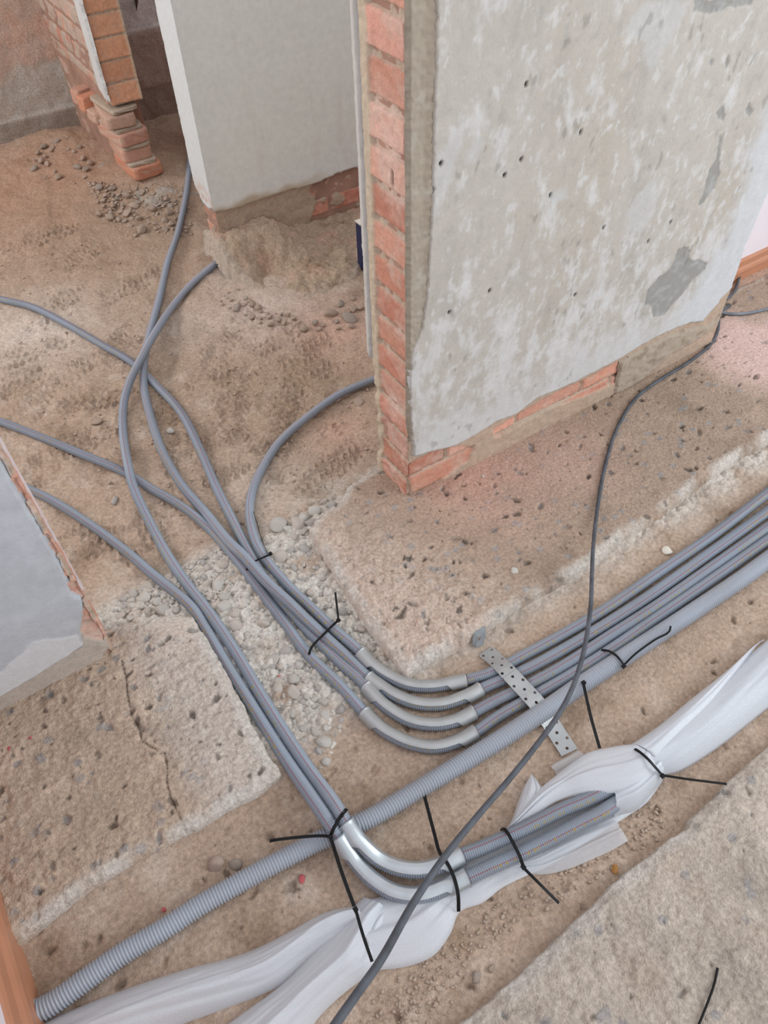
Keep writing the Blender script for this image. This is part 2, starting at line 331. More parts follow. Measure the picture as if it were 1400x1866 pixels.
# ------------------------------------------------------------------ concrete slabs
def slab(name, poly, xs, ys, tone, seed, rough, drop, npit, dark=.7, cracks=None, smooth_mask=None, light=None, big=.0085):
    X, Y = grid(xs, ys); d = sdf(X, Y, poly)+.005*fbm(X, Y+seed, .05, 4, .6)
    h = .003*fbm(X, Y+seed, .25, 3); rr = 1.0 if smooth_mask is None else smooth_mask(X, Y)
    h = h+rough*rr*(.006*fbm(X+seed, Y, .035, 5, .7)+.0045*fbm(X+seed, Y+9, .014, 3, .7)+.008*np.clip(fbm(X-seed, Y, .022, 3), 0, 1)-.006*np.clip(fbm(X-seed, Y+5, .03, 2)-.1, 0, 1))
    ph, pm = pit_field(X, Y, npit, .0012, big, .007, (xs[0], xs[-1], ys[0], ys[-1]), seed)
    w1, v1 = worley(X+.3*seed, Y, .034); w2, v2 = worley(X, Y+.2*seed, .016); wm = ss(.0, .35, fbm(X-seed, Y, .09, 3)+.25)
    h = h+rough*rr*(.0085*w1*wm+.0040*w2)*(v1 > .25)
    ph = ph*(.4+.6*ss(1.1, .5, rr)) if smooth_mask is not None else ph; h = h+ph; col = np.broadcast_to(lin(tone), X.shape+(3,)).copy(); n = fbm(X, Y+seed*2, .18, 5, .6)
    col = mixc(col, lin(tone)*.75, ss(0, .5, n)*.8); col = mixc(col, lin(tone)*1.22, ss(.0, .5, fbm(X+3, Y-seed, .12, 5, .65))*.7)
    col = mixc(col, lin(tone)*1.3, w1*wm*.35*np.minimum(rr, 1)*np.minimum(rough, 1)); col = mixc(col, lin((140, 138, 138)), ss(.955, .965, v2)*ss(.3, .5, w2)*.7)
    if light is not None: col = light(X, Y, col)
    sel = fbm(X, Y+seed, .06, 1); col = mixc(col, lin((86, 78, 70)), pm*dark*ss(-.25, .25, sel)); col = mixc(col, lin((132, 136, 140)), pm*.6*ss(.0, -.3, sel))  # pits tinted: hole shade painted in with dark dirt, others grey aggregate
    if cracks:
        for cr in cracks:
            g = np.exp(-((dline(X, Y, cr)+.002*fbm(X, Y, .02, 2))/.0017)**2); h = h-.005*g; col = mixc(col, lin((92, 74, 62)), g*.7)
    edge = ss(.035, .008, d); col = mixc(col, lin((198, 190, 180)), edge*ss(-.5, .2, fbm(X, Y, .1, 4))*.85)
    h = h-.010*ss(.022, .0, d); h = h+(-drop)*ss(.0, -.006, d)
    z = h
    return sheet(name, np.stack([X, Y, z], -1), col, M_CONC, keep=d > -.011)
CS = [P(*q)[:2] for q in ((740, 1226), (722, 1200), (700, 1172), (668, 1130), (640, 1085), (610, 1040), (583, 992), (562, 962), (586, 934), (616, 914), (634, 882), (668, 862), (696, 852))]
CS = [tuple(q) for q in CS]+[(.85, 1.36), (3.3, 1.36), (3.3, .70)]+[tuple(P(*q)[:2]) for q in ((1400, 796), (1286, 869), (1200, 937), (1140, 972), (1080, 1023), (960, 1090), (886, 1137), (840, 1166), (790, 1195))]
rough_c = np.array(P(700, 1040)[:2])
def smc(X, Y):   # the slab is rough and pebbly at its broken end and along the sill, smoother under the wall
    return .18+1.1*ss(.34, .04, (X-.50)-.35*(1.05-Y)+.03*fbm(X, Y, .08, 3))+.2*ss(.25, .6, fbm(X, Y, .3, 3))
def lic(X, Y, col):
    col = mixc(col, lin((206, 184, 168)), ss(.32, .02, (X-.50)-.35*(1.05-Y)+.05*fbm(X, Y, .08, 4))*.75)  # paler broken end: light from the rear room put into the colour
    c_ = P(880, 870); col = mixc(col, lin((206, 156, 138)), .75*bump2(X, Y, c_[0], c_[1], .16)*np.clip(1+fbm(X, Y, .1, 4), 0, 1))
    c_ = P(1040, 840); col = mixc(col, lin((196, 158, 140)), .6*bump2(X, Y, c_[0], c_[1], .15))
    c_ = P(1375, 640); col = mixc(col, lin((212, 178, 166)), .9*ss(.26, .1, np.hypot(X-c_[0], (Y-c_[1])*1.0)+.06*fbm(X, Y, .1, 4)))
    return col
o = slab('floor', CS, spaced((.44, 1.9, .0036), (1.9, 3.0, .008)), np.arange(.66, 1.38, .0036), (164, 140, 120), 21, 1.0, .055, 1500, light=lic, dark=.85, smooth_mask=smc)  # dark brown base tone: the wall's shade painted in, along with dust
o['kind'] = 'structure'
# floor strip behind the wall end, running on to the far skirting
X, Y = grid(np.arange(1.98, 4.2, .010), np.arange(1.3, 2.0, .010)); col = np.broadcast_to(lin((186, 152, 130)), X.shape+(3,)).copy()
col = mixc(col, lin((158, 124, 102)), ss(0, .5, fbm(X, Y, .1, 5, .6)))
sheet('floor', np.stack([X, Y, -.006+.006*fbm(X, Y, .1, 5, .6)], -1), col, M_SAND)['kind'] = 'structure'
LS = [tuple(P(*q)[:2]) for q in ((350, 1122), (372, 1155), (398, 1200), (430, 1260), (462, 1325), (490, 1375), (512, 1407), (470, 1440), (425, 1462), (350, 1506), (240, 1566), (150, 1622), (60, 1690), (0, 1742))]+[(-.6, .66), (-.6, 1.30), (-.07, 1.32)]+[tuple(P(*q)[:2]) for q in ((196, 1142), (235, 1134), (300, 1118))]
CRK = [[P(*q)[:2] for q in ((222, 1205), (230, 1235), (232, 1262), (240, 1305), (255, 1330), (258, 1350), (284, 1366))],
       [P(*q)[:2] for q in ((300, 1372), (305, 1400), (304, 1425), (312, 1455), (328, 1490), (340, 1520), (345, 1528))], [P(*q)[:2] for q in ((284, 1366), (292, 1374), (302, 1372))]]
def lil(X, Y, col):
    c_ = P(330, 1220); col = mixc(col, lin((200, 188, 176)), .8*ss(.02, .18, X+.12+.03*fbm(X, Y, .05, 4)))
    return mixc(col, lin((178, 152, 128)), .6*ss(.3, -.3, fbm(X, Y, .3, 3))*ss(0, -.2, X))
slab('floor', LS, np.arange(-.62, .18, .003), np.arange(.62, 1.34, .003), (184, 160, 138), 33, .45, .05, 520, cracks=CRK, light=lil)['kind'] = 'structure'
NS = [(-1.2, -.9)]+[tuple(P(*q)[:2]) for q in ((700, 1980), (800, 1895), (900, 1818), (1000, 1726), (1093, 1636), (1114, 1614), (1170, 1568), (1229, 1523), (1257, 1507), (1262, 1488), (1279, 1475), (1354, 1400), (1400, 1360))]+[(2.9, .21), (2.9, -.9)]
def lin_(X, Y, col): return mixc(col, lin((160, 138, 118)), .5*ss(.1, .5, fbm(X, Y, .2, 4)))
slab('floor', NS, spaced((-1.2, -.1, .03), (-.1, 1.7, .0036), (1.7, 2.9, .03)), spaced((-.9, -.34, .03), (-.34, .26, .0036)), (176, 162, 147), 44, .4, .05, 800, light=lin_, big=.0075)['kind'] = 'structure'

# ------------------------------------------------------------------ walls
BRC = [lin(c_) for c_ in ((212, 146, 120), (206, 138, 112), (214, 152, 128), (200, 130, 106), (208, 148, 128))]
MORT = lin((184, 164, 142))
def brick_sheet(name, U, V, origin, ua, va, na, z0, ch, bl, mort, depth, seed, parent, stagger=.5, dirt=.4, keep=None, extra=None, palette=BRC):
    row = np.floor((V-z0)/ch).astype(int); off = (row % 2)*stagger*bl
    wob = .004*fbm(U, V+seed, .05, 3); bi = np.floor((U+off+wob)/bl).astype(int)
    fu = ((U+off+wob)/bl-bi)*bl; fv = (V-z0)-row*ch+.5*wob
    e = np.minimum(np.minimum(fu, bl-fu), np.minimum(fv, ch-fv))+.003*fbm(U, V, .02, 3)
    inb = ss(mort*.4, mort*.4+.004, e); hsh = (np.abs(np.sin(row*12.9898+bi*78.233+seed)*43758.5453) % 1)
    h = -depth*(1-inb)*(1+.6*fbm(U, V, .02, 3))+.003*fbm(U, V+3, .03, 4)*inb+(hsh-.5)*.005*inb
    col = np.zeros(U.shape+(3,))
    pal = np.array(palette); col = pal[(hsh*997).astype(int) % len(pal)]*(.88+.24*hsh[..., None])
    col = mixc(col, MORT, 1-inb); col = mixc(col, lin((200, 178, 160)), (dirt+.15)*ss(-.1, .45, fbm(U+seed, V, .07, 5, .65)))
    if extra: h, col = extra(U, V, h, col)
    P3 = np.array(origin)+U[..., None]*np.array(ua)+V[..., None]*np.array(va)+h[..., None]*np.array(na)
    return sheet(name, P3, col, M_BRICK, parent, keep)
def plaster_sheet(name, U, V, poly, th, toneF, origin, ua, va, na, parent, jag=.004, seed=1):
    d = sdf(U, V, poly)+jag*fbm(U, V+seed, .035, 4, .65); h = th*ss(-.003, .001, d)+.0012*fbm(U, V, .12, 4)*(d > 0)
    h, col = toneF(U, V, h, d)
    P3 = np.array(origin)+U[..., None]*np.array(ua)+V[..., None]*np.array(va)+h[..., None]*np.array(na)
    return sheet(name, P3, col, M_PLAS, parent, keep=d > -.008)

# --- wall_right: the bare brick and plaster wall in the middle of the picture
WX0, WX1, WF, WB, WT = .808, 2.02, 1.186, 1.335, 2.6
def WP(q, y=1.172): p = ony(q[0], q[1], y); return (p[0]-WX0, p[2])
wr = empty('wall_right', (WX0, 1.26, 0), kind='structure')
def wpar(o_): o_.matrix_parent_inverse = Matrix.Translation(wr.location).inverted(); return o_
wpar(box('brick_core', (WX0+.008, WF+.008, -.05), (WX1-.01, WB-.006, WT), M_CORE, wr))
U, V = grid(np.arange(0, 1.215, .0045), np.arange(-.01, .30, .0035))   # front brick face at the bottom
def fx(U, V, h, col):   # smeared render covers most of the lower bricks
    vis = np.full(U.shape, -1.0)
    for pl in (((735, 925), (735, 850), (790, 820), (825, 812), (862, 812), (852, 838), (795, 882)), ((896, 780), (1010, 715), (1060, 692), (1140, 650), (1140, 668), (1085, 692), (1080, 715), (1000, 742), (903, 797)), ((1062, 706), (1132, 668), (1130, 692), (1075, 716))):
        vis = np.maximum(vis, sdf(U, V, [WP(q, WF) for q in pl]))
    sm = ss(.004, -.004, vis+.006*fbm(U, V, .04, 4, .6))
    h = h*(1-sm)+sm*(.005+.003*fbm(U, V, .03, 4)); col = mixc(col, lin((180, 158, 136)), sm*.9)
    back = ss(.05, .10, V+.03*fbm(U, V*0, .1, 2)); h = h-.0*back
    return h, col
wpar(brick_sheet('front_brickwork', U, V, (WX0, WF, 0), (1, 0, 0), (0, 0, 1), (0, -1, 0), -.005, .08, .25, .011, .009, 5, wr, extra=fx))
# end face
U, V = grid(np.arange(-.002, .153, .003), np.arange(-.01, 1.45, .003))
def ex(U, V, h, col):
    mt_ = ss(.122, .132, U+.005*fbm(U, V, .05, 3))     # render on the far side of the bricks
    h = h*(1-mt_)+mt_*(.004+.003*fbm(U, V, .04, 3)); col = mixc(col, lin((196, 178, 152)), mt_)
    nr = ss(.006, .000, U+.004*fbm(U, V, .03, 3)); col = mixc(col, lin((192, 172, 146)), nr*ss(.2, .3, V)*.8)
    pm_ = ss(.0, .5, fbm(U, V+4, .07, 4))*.55+.75*bump2(U, V, .06, .965, .07)+.7*bump2(U, V, .07, .90, .05)+.6*bump2(U, V, .06, .28, .06)
    col = mixc(col, lin((214, 184, 168)), np.clip(pm_, 0, 1)*(1-mt_)*.75)
    hole = ss(.010, .004, np.hypot((U-.052)*1.6, (V-.885)*.45)); h = h-.012*hole; col = mixc(col, lin((70, 52, 44)), hole*.8)
    low = ss(.42, .2, V); h = h+low*.006*fbm(U, V, .04, 3)-low*.012*ss(.07, .15, U)*ss(-.2, .3, fbm(U, V, .08, 2))
    return h, col
wpar(brick_sheet('end_brickwork', U, V, (WX0, WF, 0), (0, 1, 0), (0, 0, 1), (-1, 0, 0), -.025, .08, 9, .016, .008, 9, wr, extra=ex, dirt=.35))
wpar(box('upper_end', (WX0+.002, WF, 1.44), (WX0+.01, WB, WT), M_CORE, wr))
PB = [WP(q) for q in ((752, 640), (748, 700), (750, 760), (756, 832), (790, 822), (832, 812), (870, 790), (905, 768), (940, 755), (980, 725), (1030, 705), (1075, 682), (1110, 664), (1133, 652), (1170, 628), (1215, 605), (1258, 588), (1280, 586), (1310, 552), (1313, 545))]
PB += [(WP((1335, 520))[0], .22), WP((1362, 440)), WP((1400, 350)), (1.215, .75), (1.215, 1.45), (WP((802, 0))[0]+.004, 1.45)]+[WP(q) for q in ((797, 0), (797, 60), (794, 150), (792, 230), (790, 300), (787, 400), (781, 520), (770, 600))]
BLOT = [[WP(q) for q in pl] for pl in (
    ((1174, 555), (1180, 530), (1200, 505), (1222, 490), (1235, 455), (1256, 448), (1258, 475), (1275, 472), (1289, 480), (1284, 492), (1262, 510), (1245, 535), (1222, 560), (1210, 575), (1190, 578), (1186, 560)),
    ((1272, 375), (1285, 340), (1292, 310), (1305, 290), (1313, 246), (1316, 255), (1310, 290), (1312, 318), (1300, 345), (1283, 368)),
    ((1304, 205), (1316, 195), (1324, 208), (1318, 222), (1308, 215)), ((1358, 200), (1366, 186), (1374, 200), (1366, 214)), ((1266, 0), (1330, 0), (1372, 0), (1370, 8), (1330, 12), (1296, 27), (1262, 22)),
    ((1292, 115), (1298, 100), (1301, 112), (1295, 124)), ((1322, 112), (1328, 100), (1331, 112), (1324, 122)))]
WHB = [[WP(q) for q in pl] for pl in (((1140, 390), (1160, 355), (1195, 320), (1200, 350), (1195, 385), (1165, 430), (1145, 420)), ((850, 275), (872, 250), (880, 262), (862, 300), (848, 300)),
    ((1130, 60), (1180, 0), (1260, 0), (1230, 60), (1190, 130), (1170, 110), (1175, 80)), ((800, 280), (830, 235), (850, 240), (820, 330), (792, 400), (790, 320)), ((1000, 350), (1030, 340), (1035, 360), (1005, 375)), ((1128, 120), (1140, 102), (1142, 118), (1134, 130)))]
DOTS = [WP(q) for q in ((959, 153), (950, 290), (920, 319), (804, 298), (1058, 241), (1003, 356), (789, 347), (1100, 415), (892, 530), (819, 569), (1181, 440), (1222, 405), (1048, 537))]
def tw(U, V, h, d):
    col = np.broadcast_to(lin((200, 191, 180)), U.shape+(3,)).copy()
    a = fbm(U, V*.45, .22, 5, .6); b_ = fbm(U+5, V*.55, .07, 5, .7); c_ = fbm(U+9, V*.35+2, .35, 3)
    col = mixc(col, lin((178, 170, 160)), ss(.0, .5, a)*.65); col = mixc(col, lin((192, 180, 162)), ss(.1, .6, c_)*.5)
    wz = ss(.75, .35, V)*.22-ss(.1, .6, V)*.05
    col = mixc(col, lin((222, 220, 218)), ss(-.02, .36, b_+wz-.06)*.7)
    spl = fbm(U+1, V*.7, .035, 4, .7); col = mixc(col, lin((224, 223, 221)), ss(.15, .42, spl+.5*wz)*.6); col = mixc(col, lin((168, 164, 158)), ss(.2, .5, -spl)*.4)
    # broad white skim band along the bottom; bluish right side is painted-in window light
    lo = V-(.20+.05*U+.09*fbm(U*1.0, V*.0+3, .25, 3)); bt = ss(.05, -.04, lo+.05*fbm(U, V, .05, 4)); col = mixc(col, lin((216, 215, 213)), bt*.8)
    rt = ss(.0, .12, U-(1.02-.18*ss(.0, .6, .55-V))+.05*fbm(U, V, .08, 4)); col = mixc(col, lin((216, 219, 224)), rt*.75)
    for pl in WHB:
        g = ss(-.006, .008, sdf(U, V, pl)+.012*fbm(U, V, .03, 4, .7)); col = mixc(col, lin((208, 207, 204)), g*.6)
    for k, pl in enumerate(BLOT):
        g = ss(-.001, .002, sdf(U, V, pl)+.009*fbm(U, V+k, .03, 4, .7)); h = h-.0025*g; tn = ss(0, .4, fbm(U, V, .04, 4))
        col = mixc(col, lin((158, 156, 150)), g*.9); col = mixc(col, lin((190, 190, 188)), g*tn*.5)
    # exposed brown render strip beside the brick corner
    for k, (du, dv) in enumerate(DOTS):
        g = ss(.0050, .0028, np.hypot(U-du, (V-dv)*.7)); h = h-.006*g; col = mixc(col, lin((28, 26, 24)), g)
    g = ss(.25, .40, fbm(U+31, V*.5, .02, 2))*ss(.2, .4, fbm(U+11, V, .12, 2)); col = mixc(col, lin((120, 112, 102)), g*.35)
    return h, col
U, V = grid(np.arange(-.005, 1.22, .0034), np.arange(.02, 1.46, .0034))
wpar(plaster_sheet('front_plaster', U, V, PB, .014, tw, (WX0, WF-.001, 0), (1, 0, 0), (0, 0, 1), (0, -1, 0), wr, seed=3))
wpar(box('upper_plaster', (WX0+.05, WF-.014, 1.45), (WX1, WF, WT), M_PAINT, wr))
SR = [(-.003, 1.45)]+[(-.003, v_) for v_ in (1.0, .7, .45, .3)]+[(.004, .22), (.02, .24), (.03, .32), (.045, .5), (.06, .8), (.075, 1.1), (.08, 1.45)]
def ts(U, V, h, d):
    col = np.broadcast_to(lin((178, 164, 144)), U.shape+(3,)).copy(); col = mixc(col, lin((160, 144, 124)), ss(.018, .034, U+.006*fbm(U, V, .04, 2))*.6)
    h = h+.003*fbm(U, V, .012, 3)-.001*ss(.022, .03, U); return h, mixc(col, lin((196, 186, 170)), ss(.1, .5, fbm(U, V, .05, 4))*.5)
U, V = grid(np.arange(-.008, .1, .003), np.arange(.2, 1.46, .0034))
wpar(plaster_sheet('render_strip', U, V, SR, .011, ts, (WX0, WF-.001, 0), (1, 0, 0), (0, 0, 1), (0, -1, 0), wr, seed=8))
# thin white coat of the far side, seen edge-on
U, V = grid(np.arange(-.03, .035, .0025), np.arange(.30, 1.46, .004))
def tb(U, V, h, d): return h, np.broadcast_to(lin((216, 212, 204)), U.shape+(3,)).copy()
wpar(plaster_sheet('rear_plaster_edge', U, V, [(-.001, .405), (.004, .38), (.012, .40), (.011, 1.46), (-.001, 1.46)], .008, tb, (WX0, WB+.012, 0), (0, 1, 0), (0, 0, 1), (-1, 0, 0), wr, jag=.004))
wpar(box('rear_plaster', (WX0, WB-.006, .42), (WX1, WB+.022, WT), M_PAINT, wr))
# end of the same wall on the right: broken render lump
U, V = grid(np.arange(.72, 1.216, .004), np.arange(-.03, .26, .004))
EP = [WP(q, 1.165) for q in ((1133, 655), (1170, 632), (1215, 608), (1258, 592), (1305, 575), (1316, 580))]+[(1.205, .0), (1.1, .012), (.95, .02), (.86, -.02), (.78, -.02)]
EP = [(lambda w_: (w_[0], w_[1]+.012))(WP(q)) for q in ((1133, 668), (1170, 646), (1215, 622), (1258, 606), (1290, 602), (1308, 590))]+[(1.205, .13), (1.20, .10), (1.16, .075), (1.08, .06), (1.0, .055), (.92, .02), (.85, .0), (.78, .0)]
def te(U, V, h, d):
    col = np.broadcast_to(lin((188, 170, 150)), U.shape+(3,)).copy(); h = h+.005*fbm(U, V, .03, 4, .6)
    return h, mixc(col, lin((160, 140, 118)), ss(0, .4, fbm(U, V, .05, 5, .65))*.8)
wpar(plaster_sheet('render_lump', U, V, EP, .010, te, (WX0, WF-.003, 0), (1, 0, 0), (0, 0, 1), (0, -1, 0), wr, jag=.008, seed=5))
wpar(box('wall_end_render', (WX1-.02, WF-.004, .05), (WX1+.002, WB, WT), M_PAINT, wr))

# --- wall_rear: pale painted wall with broken footing
W2X, W2Y = .945, 2.684
w2 = empty('wall_rear', (W2X, W2Y, 0), kind='structure')
def p2(o_): o_.matrix_parent_inverse = Matrix.Translation(w2.location).inverted(); return o_
p2(box('brick_core', (W2X+.012, W2Y+.012, -.12), (3.4, W2Y+.13, 2.6), M_CORE, w2))
def W2P(q): p = ony(q[0], q[1], W2Y-.01); return (p[0]-W2X, p[2])
def W2S(q): p = onx(q[0], q[1], W2X-.01); return (p[1]-W2Y, p[2])
F2 = [W2P(q) for q in ((391, 388), (430, 380), (480, 362), (530, 346), (575, 335), (610, 318), (640, 308), (662, 302))]
F2 = [(-.06, F2[0][1])]+F2+[(1.2, F2[-1][1]-.02), (2.45, .15), (2.45, 1.7), (-.06, 1.7)]
def t2(U, V, h, d):
    col = np.broadcast_to(lin((240, 245, 234)), U.shape+(3,)).copy(); st = fbm(U, V*.12, .06, 4); col = mixc(col, lin((228, 226, 212)), ss(.1, .5, st)*.35)
    low = ss(.16, .0, d+.03*fbm(U, V, .1, 4)); col = mixc(col, lin((240, 242, 238)), low*.5)
    band = ss(.03, .0, V-.155+.02*fbm(U, V*0, .1, 2))*ss(.55, .3, U); col = mixc(col, lin((198, 172, 132)), band*.8)
    return h, col
U, V = grid(np.arange(-.0125, 1.5, .006), np.arange(.05, 1.6, .006))
p2(plaster_sheet('front_paint', U, V, F2, .012, t2, (W2X, W2Y, 0), (1, 0, 0), (0, 0, 1), (0, -1, 0), w2, jag=.004))
p2(box('upper_paint', (W2X-.01, W2Y-.011, 1.59), (3.4, W2Y+.14, 2.6), M_PAINT, w2))
S2 = [W2S(q) for q in ((386, 372), (372, 360), (352, 346), (345, 330))]
S2 = [(-.06, .155)]+[(-.0, .17), (.04, .15), (.09, .155), (.14, .20), (.145, .24), (.145, 1.7), (-.06, 1.7)]
def t3(U, V, h, d):
    col = np.broadcast_to(lin((226, 232, 232)), U.shape+(3,)).copy()
    return h, mixc(col, lin((222, 178, 152)), ss(.3, .16, V+.05*fbm(U, V, .04, 3))*ss(.0, .3, fbm(U, V, .03, 3)+.15)*.7)
U, V = grid(np.arange(-.0125, .16, .004), np.arange(.08, 1.6, .006))
p2(plaster_sheet('side_paint', U, V, S2, .012, t3, (W2X, W2Y, 0), (0, 1, 0), (0, 0, 1), (-1, 0, 0), w2, jag=.005))
U, V = grid(np.arange(.0, 1.5, .005), np.arange(-.12, .34, .005))
def f2x(U, V, h, col):
    sm = ss(-.1, .1, fbm(U+7, V, .1, 4)+.6*ss(.42, .36, U)-.3*ss(.42, .5, U)); h = h*(1-sm)+sm*.012*(1+.5*fbm(U, V, .04, 4))
    return h, mixc(col, lin((176, 158, 134)), sm*.92)
p2(brick_sheet('lower_brickwork', U, V, (W2X, W2Y+.012, 0), (1, 0, 0), (0, 0, 1), (0, -1, 0), -.01, .08, .25, .012, .010, 15, w2, extra=f2x))
U, V = grid(np.arange(0, .14, .005), np.arange(-.12, .34, .005))
p2(brick_sheet('side_brickwork', U, V, (W2X+.010, W2Y, 0), (0, 1, 0), (0, 0, 1), (-1, 0, 0), -.01, .08, 9, .02, .012, 19, w2, dirt=.9))
# broken concrete footing that sticks out at the foot of the wall
FT = [tuple(P(*q, -.075)[:2]) for q in ((388, 484), (410, 505), (440, 522), (470, 543), (500, 550), (522, 560), (560, 553), (600, 537), (628, 533), (645, 512), (660, 498), (668, 470), (680, 440))]+[(1.75, 2.74), (.9, 2.76)]
X, Y = grid(np.arange(.8, 1.8, .0055), np.arange(2.1, 2.76, .0055)); d = sdf(X, Y, FT)+.018*fbm(X, Y, .07, 4, .6)
top = -.055+.10*ss(.30, .02, W2Y-Y)*ss(1.32, 1.1, X)+.03*ss(.2, .0, W2Y-Y)+.030*fbm(X, Y, .12, 5, .62)+.012*np.abs(fbm(X, Y, .05, 4))+.006*worley(X, Y, .03)[0]
c_ = P(470, 470, 0); top = top-.055*bump2(X, Y, c_[0]+.02, c_[1]-.05, .085)
z = top-.09*ss(.012, -.004, d)-.02*ss(.08, .0, d)
col = np.broadcast_to(lin((176, 152, 128)), X.shape+(3,)).copy(); n = fbm(X, Y+2, .09, 5, .6)
col = mixc(col, lin((146, 116, 88)), ss(0, .45, n)*.8); col = mixc(col, lin((196, 156, 134)), ss(.05, .4, fbm(X+5, Y, .12, 4))*.6)
col = mixc(col, lin((190, 180, 166)), ss(.05, .0, d)*.6)
p2(sheet('broken_footing', np.stack([X, Y, z], -1), col, M_CONC, w2, keep=d > -.012))

# --- wall_left: near plaster wall on the left of the doorway
LX, LY = -.056, 1.175
wl = empty('wall_left', (LX, LY, 0), kind='structure')
def p3(o_): o_.matrix_parent_inverse = Matrix.Translation(wl.location).inverted(); return o_
p3(box('brick_core', (-1.6, LY+.012, -.03), (LX-.008, LY+.13, 2.6), M_CORE, wl))
def LP(q): p = ony(q[0], q[1], LY-.012); return (p[0]-LX, p[2])
FL = [LP(q) for q in ((152, 1178), (115, 1200), (60, 1235), (0, 1270))]+[(-.7, .03), (-.7, 1.2), (-.012, 1.2), (-.012, .62)]+[LP(q) for q in ((0, 846), (30, 900), (62, 950), (92, 1003), (108, 1030), (122, 1062), (128, 1085), (148, 1092), (150, 1115), (146, 1155))]
LPAT = [LP(q) for q in ((0, 1225), (40, 1190), (56, 1170), (90, 1163), (115, 1163), (141, 1155), (150, 1175), (110, 1205), (0, 1290), (-60, 1300), (-60, 1250))]
def t4(U, V, h, d):
    col = np.broadcast_to(lin((196, 200, 206)), U.shape+(3,)).copy(); col = mixc(col, lin((208, 212, 218)), ss(0, .4, fbm(U, V, .08, 4))*.6)
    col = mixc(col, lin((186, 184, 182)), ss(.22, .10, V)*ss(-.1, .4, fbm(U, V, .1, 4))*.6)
    g = ss(-.002, .002, sdf(U, V, LPAT)+.006*fbm(U, V, .03, 4, .7)); h = h+.002*g; col = mixc(col, lin((222, 222, 222)), g*.9)
    return h, col
U, V = grid(np.arange(-.75, .01, .0035), np.arange(.0, .9, .0035))
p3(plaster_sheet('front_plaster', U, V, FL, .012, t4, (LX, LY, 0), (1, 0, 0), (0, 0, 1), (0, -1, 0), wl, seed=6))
U, V = grid(np.arange(-.7, .004, .0035), np.arange(-.02, .9, .0035))
GREY = [LP(q) for q in ((-90, 1340), (25, 1304), (90, 1276), (150, 1238), (190, 1202), (205, 1186), (196, 1172), (165, 1168), (145, 1150), (-90, 1250))]
def f4(U, V, h, col):
    gr = ss(-.003, .003, sdf(U, V, GREY)+.006*fbm(U, V, .04, 4, .6)); h = h*(1-gr)+gr*.006; col = mixc(col, lin((182, 172, 160)), gr*.95)
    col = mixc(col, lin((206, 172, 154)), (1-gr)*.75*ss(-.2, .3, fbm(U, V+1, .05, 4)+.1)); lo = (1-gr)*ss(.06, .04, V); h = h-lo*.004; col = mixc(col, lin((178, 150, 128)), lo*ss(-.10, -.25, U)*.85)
    return h+.006*fbm(U, V, .05, 3)*ss(-.06, 0, U), col
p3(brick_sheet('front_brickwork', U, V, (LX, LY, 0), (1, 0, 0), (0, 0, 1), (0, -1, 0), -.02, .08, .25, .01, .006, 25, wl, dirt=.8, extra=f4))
U, V = grid(np.arange(-.004, .14, .004), np.arange(-.03, .9, .004))
p3(brick_sheet('end_brickwork', U, V, (LX, LY, 0), (0, 1, 0), (0, 0, 1), (1, 0, 0), -.02, .08, 9, .014, .006, 29, wl, dirt=.9))
p3(box('rear_plaster', (-1.6, LY+.13, .10), (LX+.004, LY+.145, 2.6), M_PAINT, wl)); p3(box('upper_plaster', (-1.6, LY-.012, .89), (LX+.002, LY+.13, 2.6), M_PAINT, wl))

# --- wall_west: painted wall at the lower left corner with terracotta skirting
tag(box('wall_west', (-.60, -.9, -.06), (-.446, LY-.012, 2.6), M_PAINT), kind='structure')
pr = [(-.446, -.052), (-.431, -.052), (-.431, .02), (-.428, .045), (-.431, .06), (-.437, .072), (-.437, .108), (-.441, .118), (-.446, .12)]
pts = [];
for yy in (-.9, LY-.013): pts += [(a, yy, b_) for a, b_ in pr]
k = len(pr); fc = [(i, i+1, k+i+1, k+i) for i in range(k-1)]+[(k-1, 0, k, 2*k-1), tuple(range(k-1, -1, -1)), tuple(range(k, 2*k))]
tag(mk('baseboard_left', pts, fc, M_TILE, smooth=False), kind='structure')
# --- far right wall and skirting
ry = 1.40
tag(box('wall_far', (2.03, ry, -.03), (4.2, ry+.12, 2.6), M_PAINT), kind='structure')
pts = []
for xx in (2.04, 4.2): pts += [(xx, ry-(a+.446), b_*.62+.004) for a, b_ in pr]
tag(mk('baseboard_right', pts, fc, M_TILE, smooth=False), kind='structure')

# --- wall_back and the brick pier in front of it
wb = empty('wall_back', (0, 4.2, 0), kind='structure')
def p5(o_): o_.matrix_parent_inverse = Matrix.Translation(wb.location).inverted(); return o_
p5(box('brick_core', (-2.5, 4.215, -.1), (4.2, 4.35, 2.6), M_CORE, wb))
ZL = ony(275, 50, 4.2)[2]; ZM = ony(280, 155, 4.2)[2]
U, V = grid(np.arange(-1.6, 2.6, .009), np.arange(-.08, 1.4, .009))
col = np.broadcast_to(lin((196, 172, 156)), U.shape+(3,)).copy(); n = fbm(U, V, .16, 5, .6)
left = ss(.95, .9, U); zc = ony(60, 130, 4.2)[2]
col = mixc(col, lin((206, 164, 142)), left*ss(-.1, .3, n)*.7); gp = left*ss(.30, .24, V+.10*fbm(U, V+4, .12, 4))
col = mixc(col, lin((184, 180, 170)), gp*.8); col = mixc(col, lin((186, 186, 180)), gp*ss(.05, .3, fbm(U+2, V, .06, 4))*.6)
col = mixc(col, lin((148, 134, 120)), left*ss(.085, .075, V)*.8)
rb = 1-left; col = mixc(col, lin((176, 150, 138)), rb*.9); col = mixc(col, lin((226, 216, 214)), rb*ss(-.006, .006, V-ZL+.004*n)*.95)
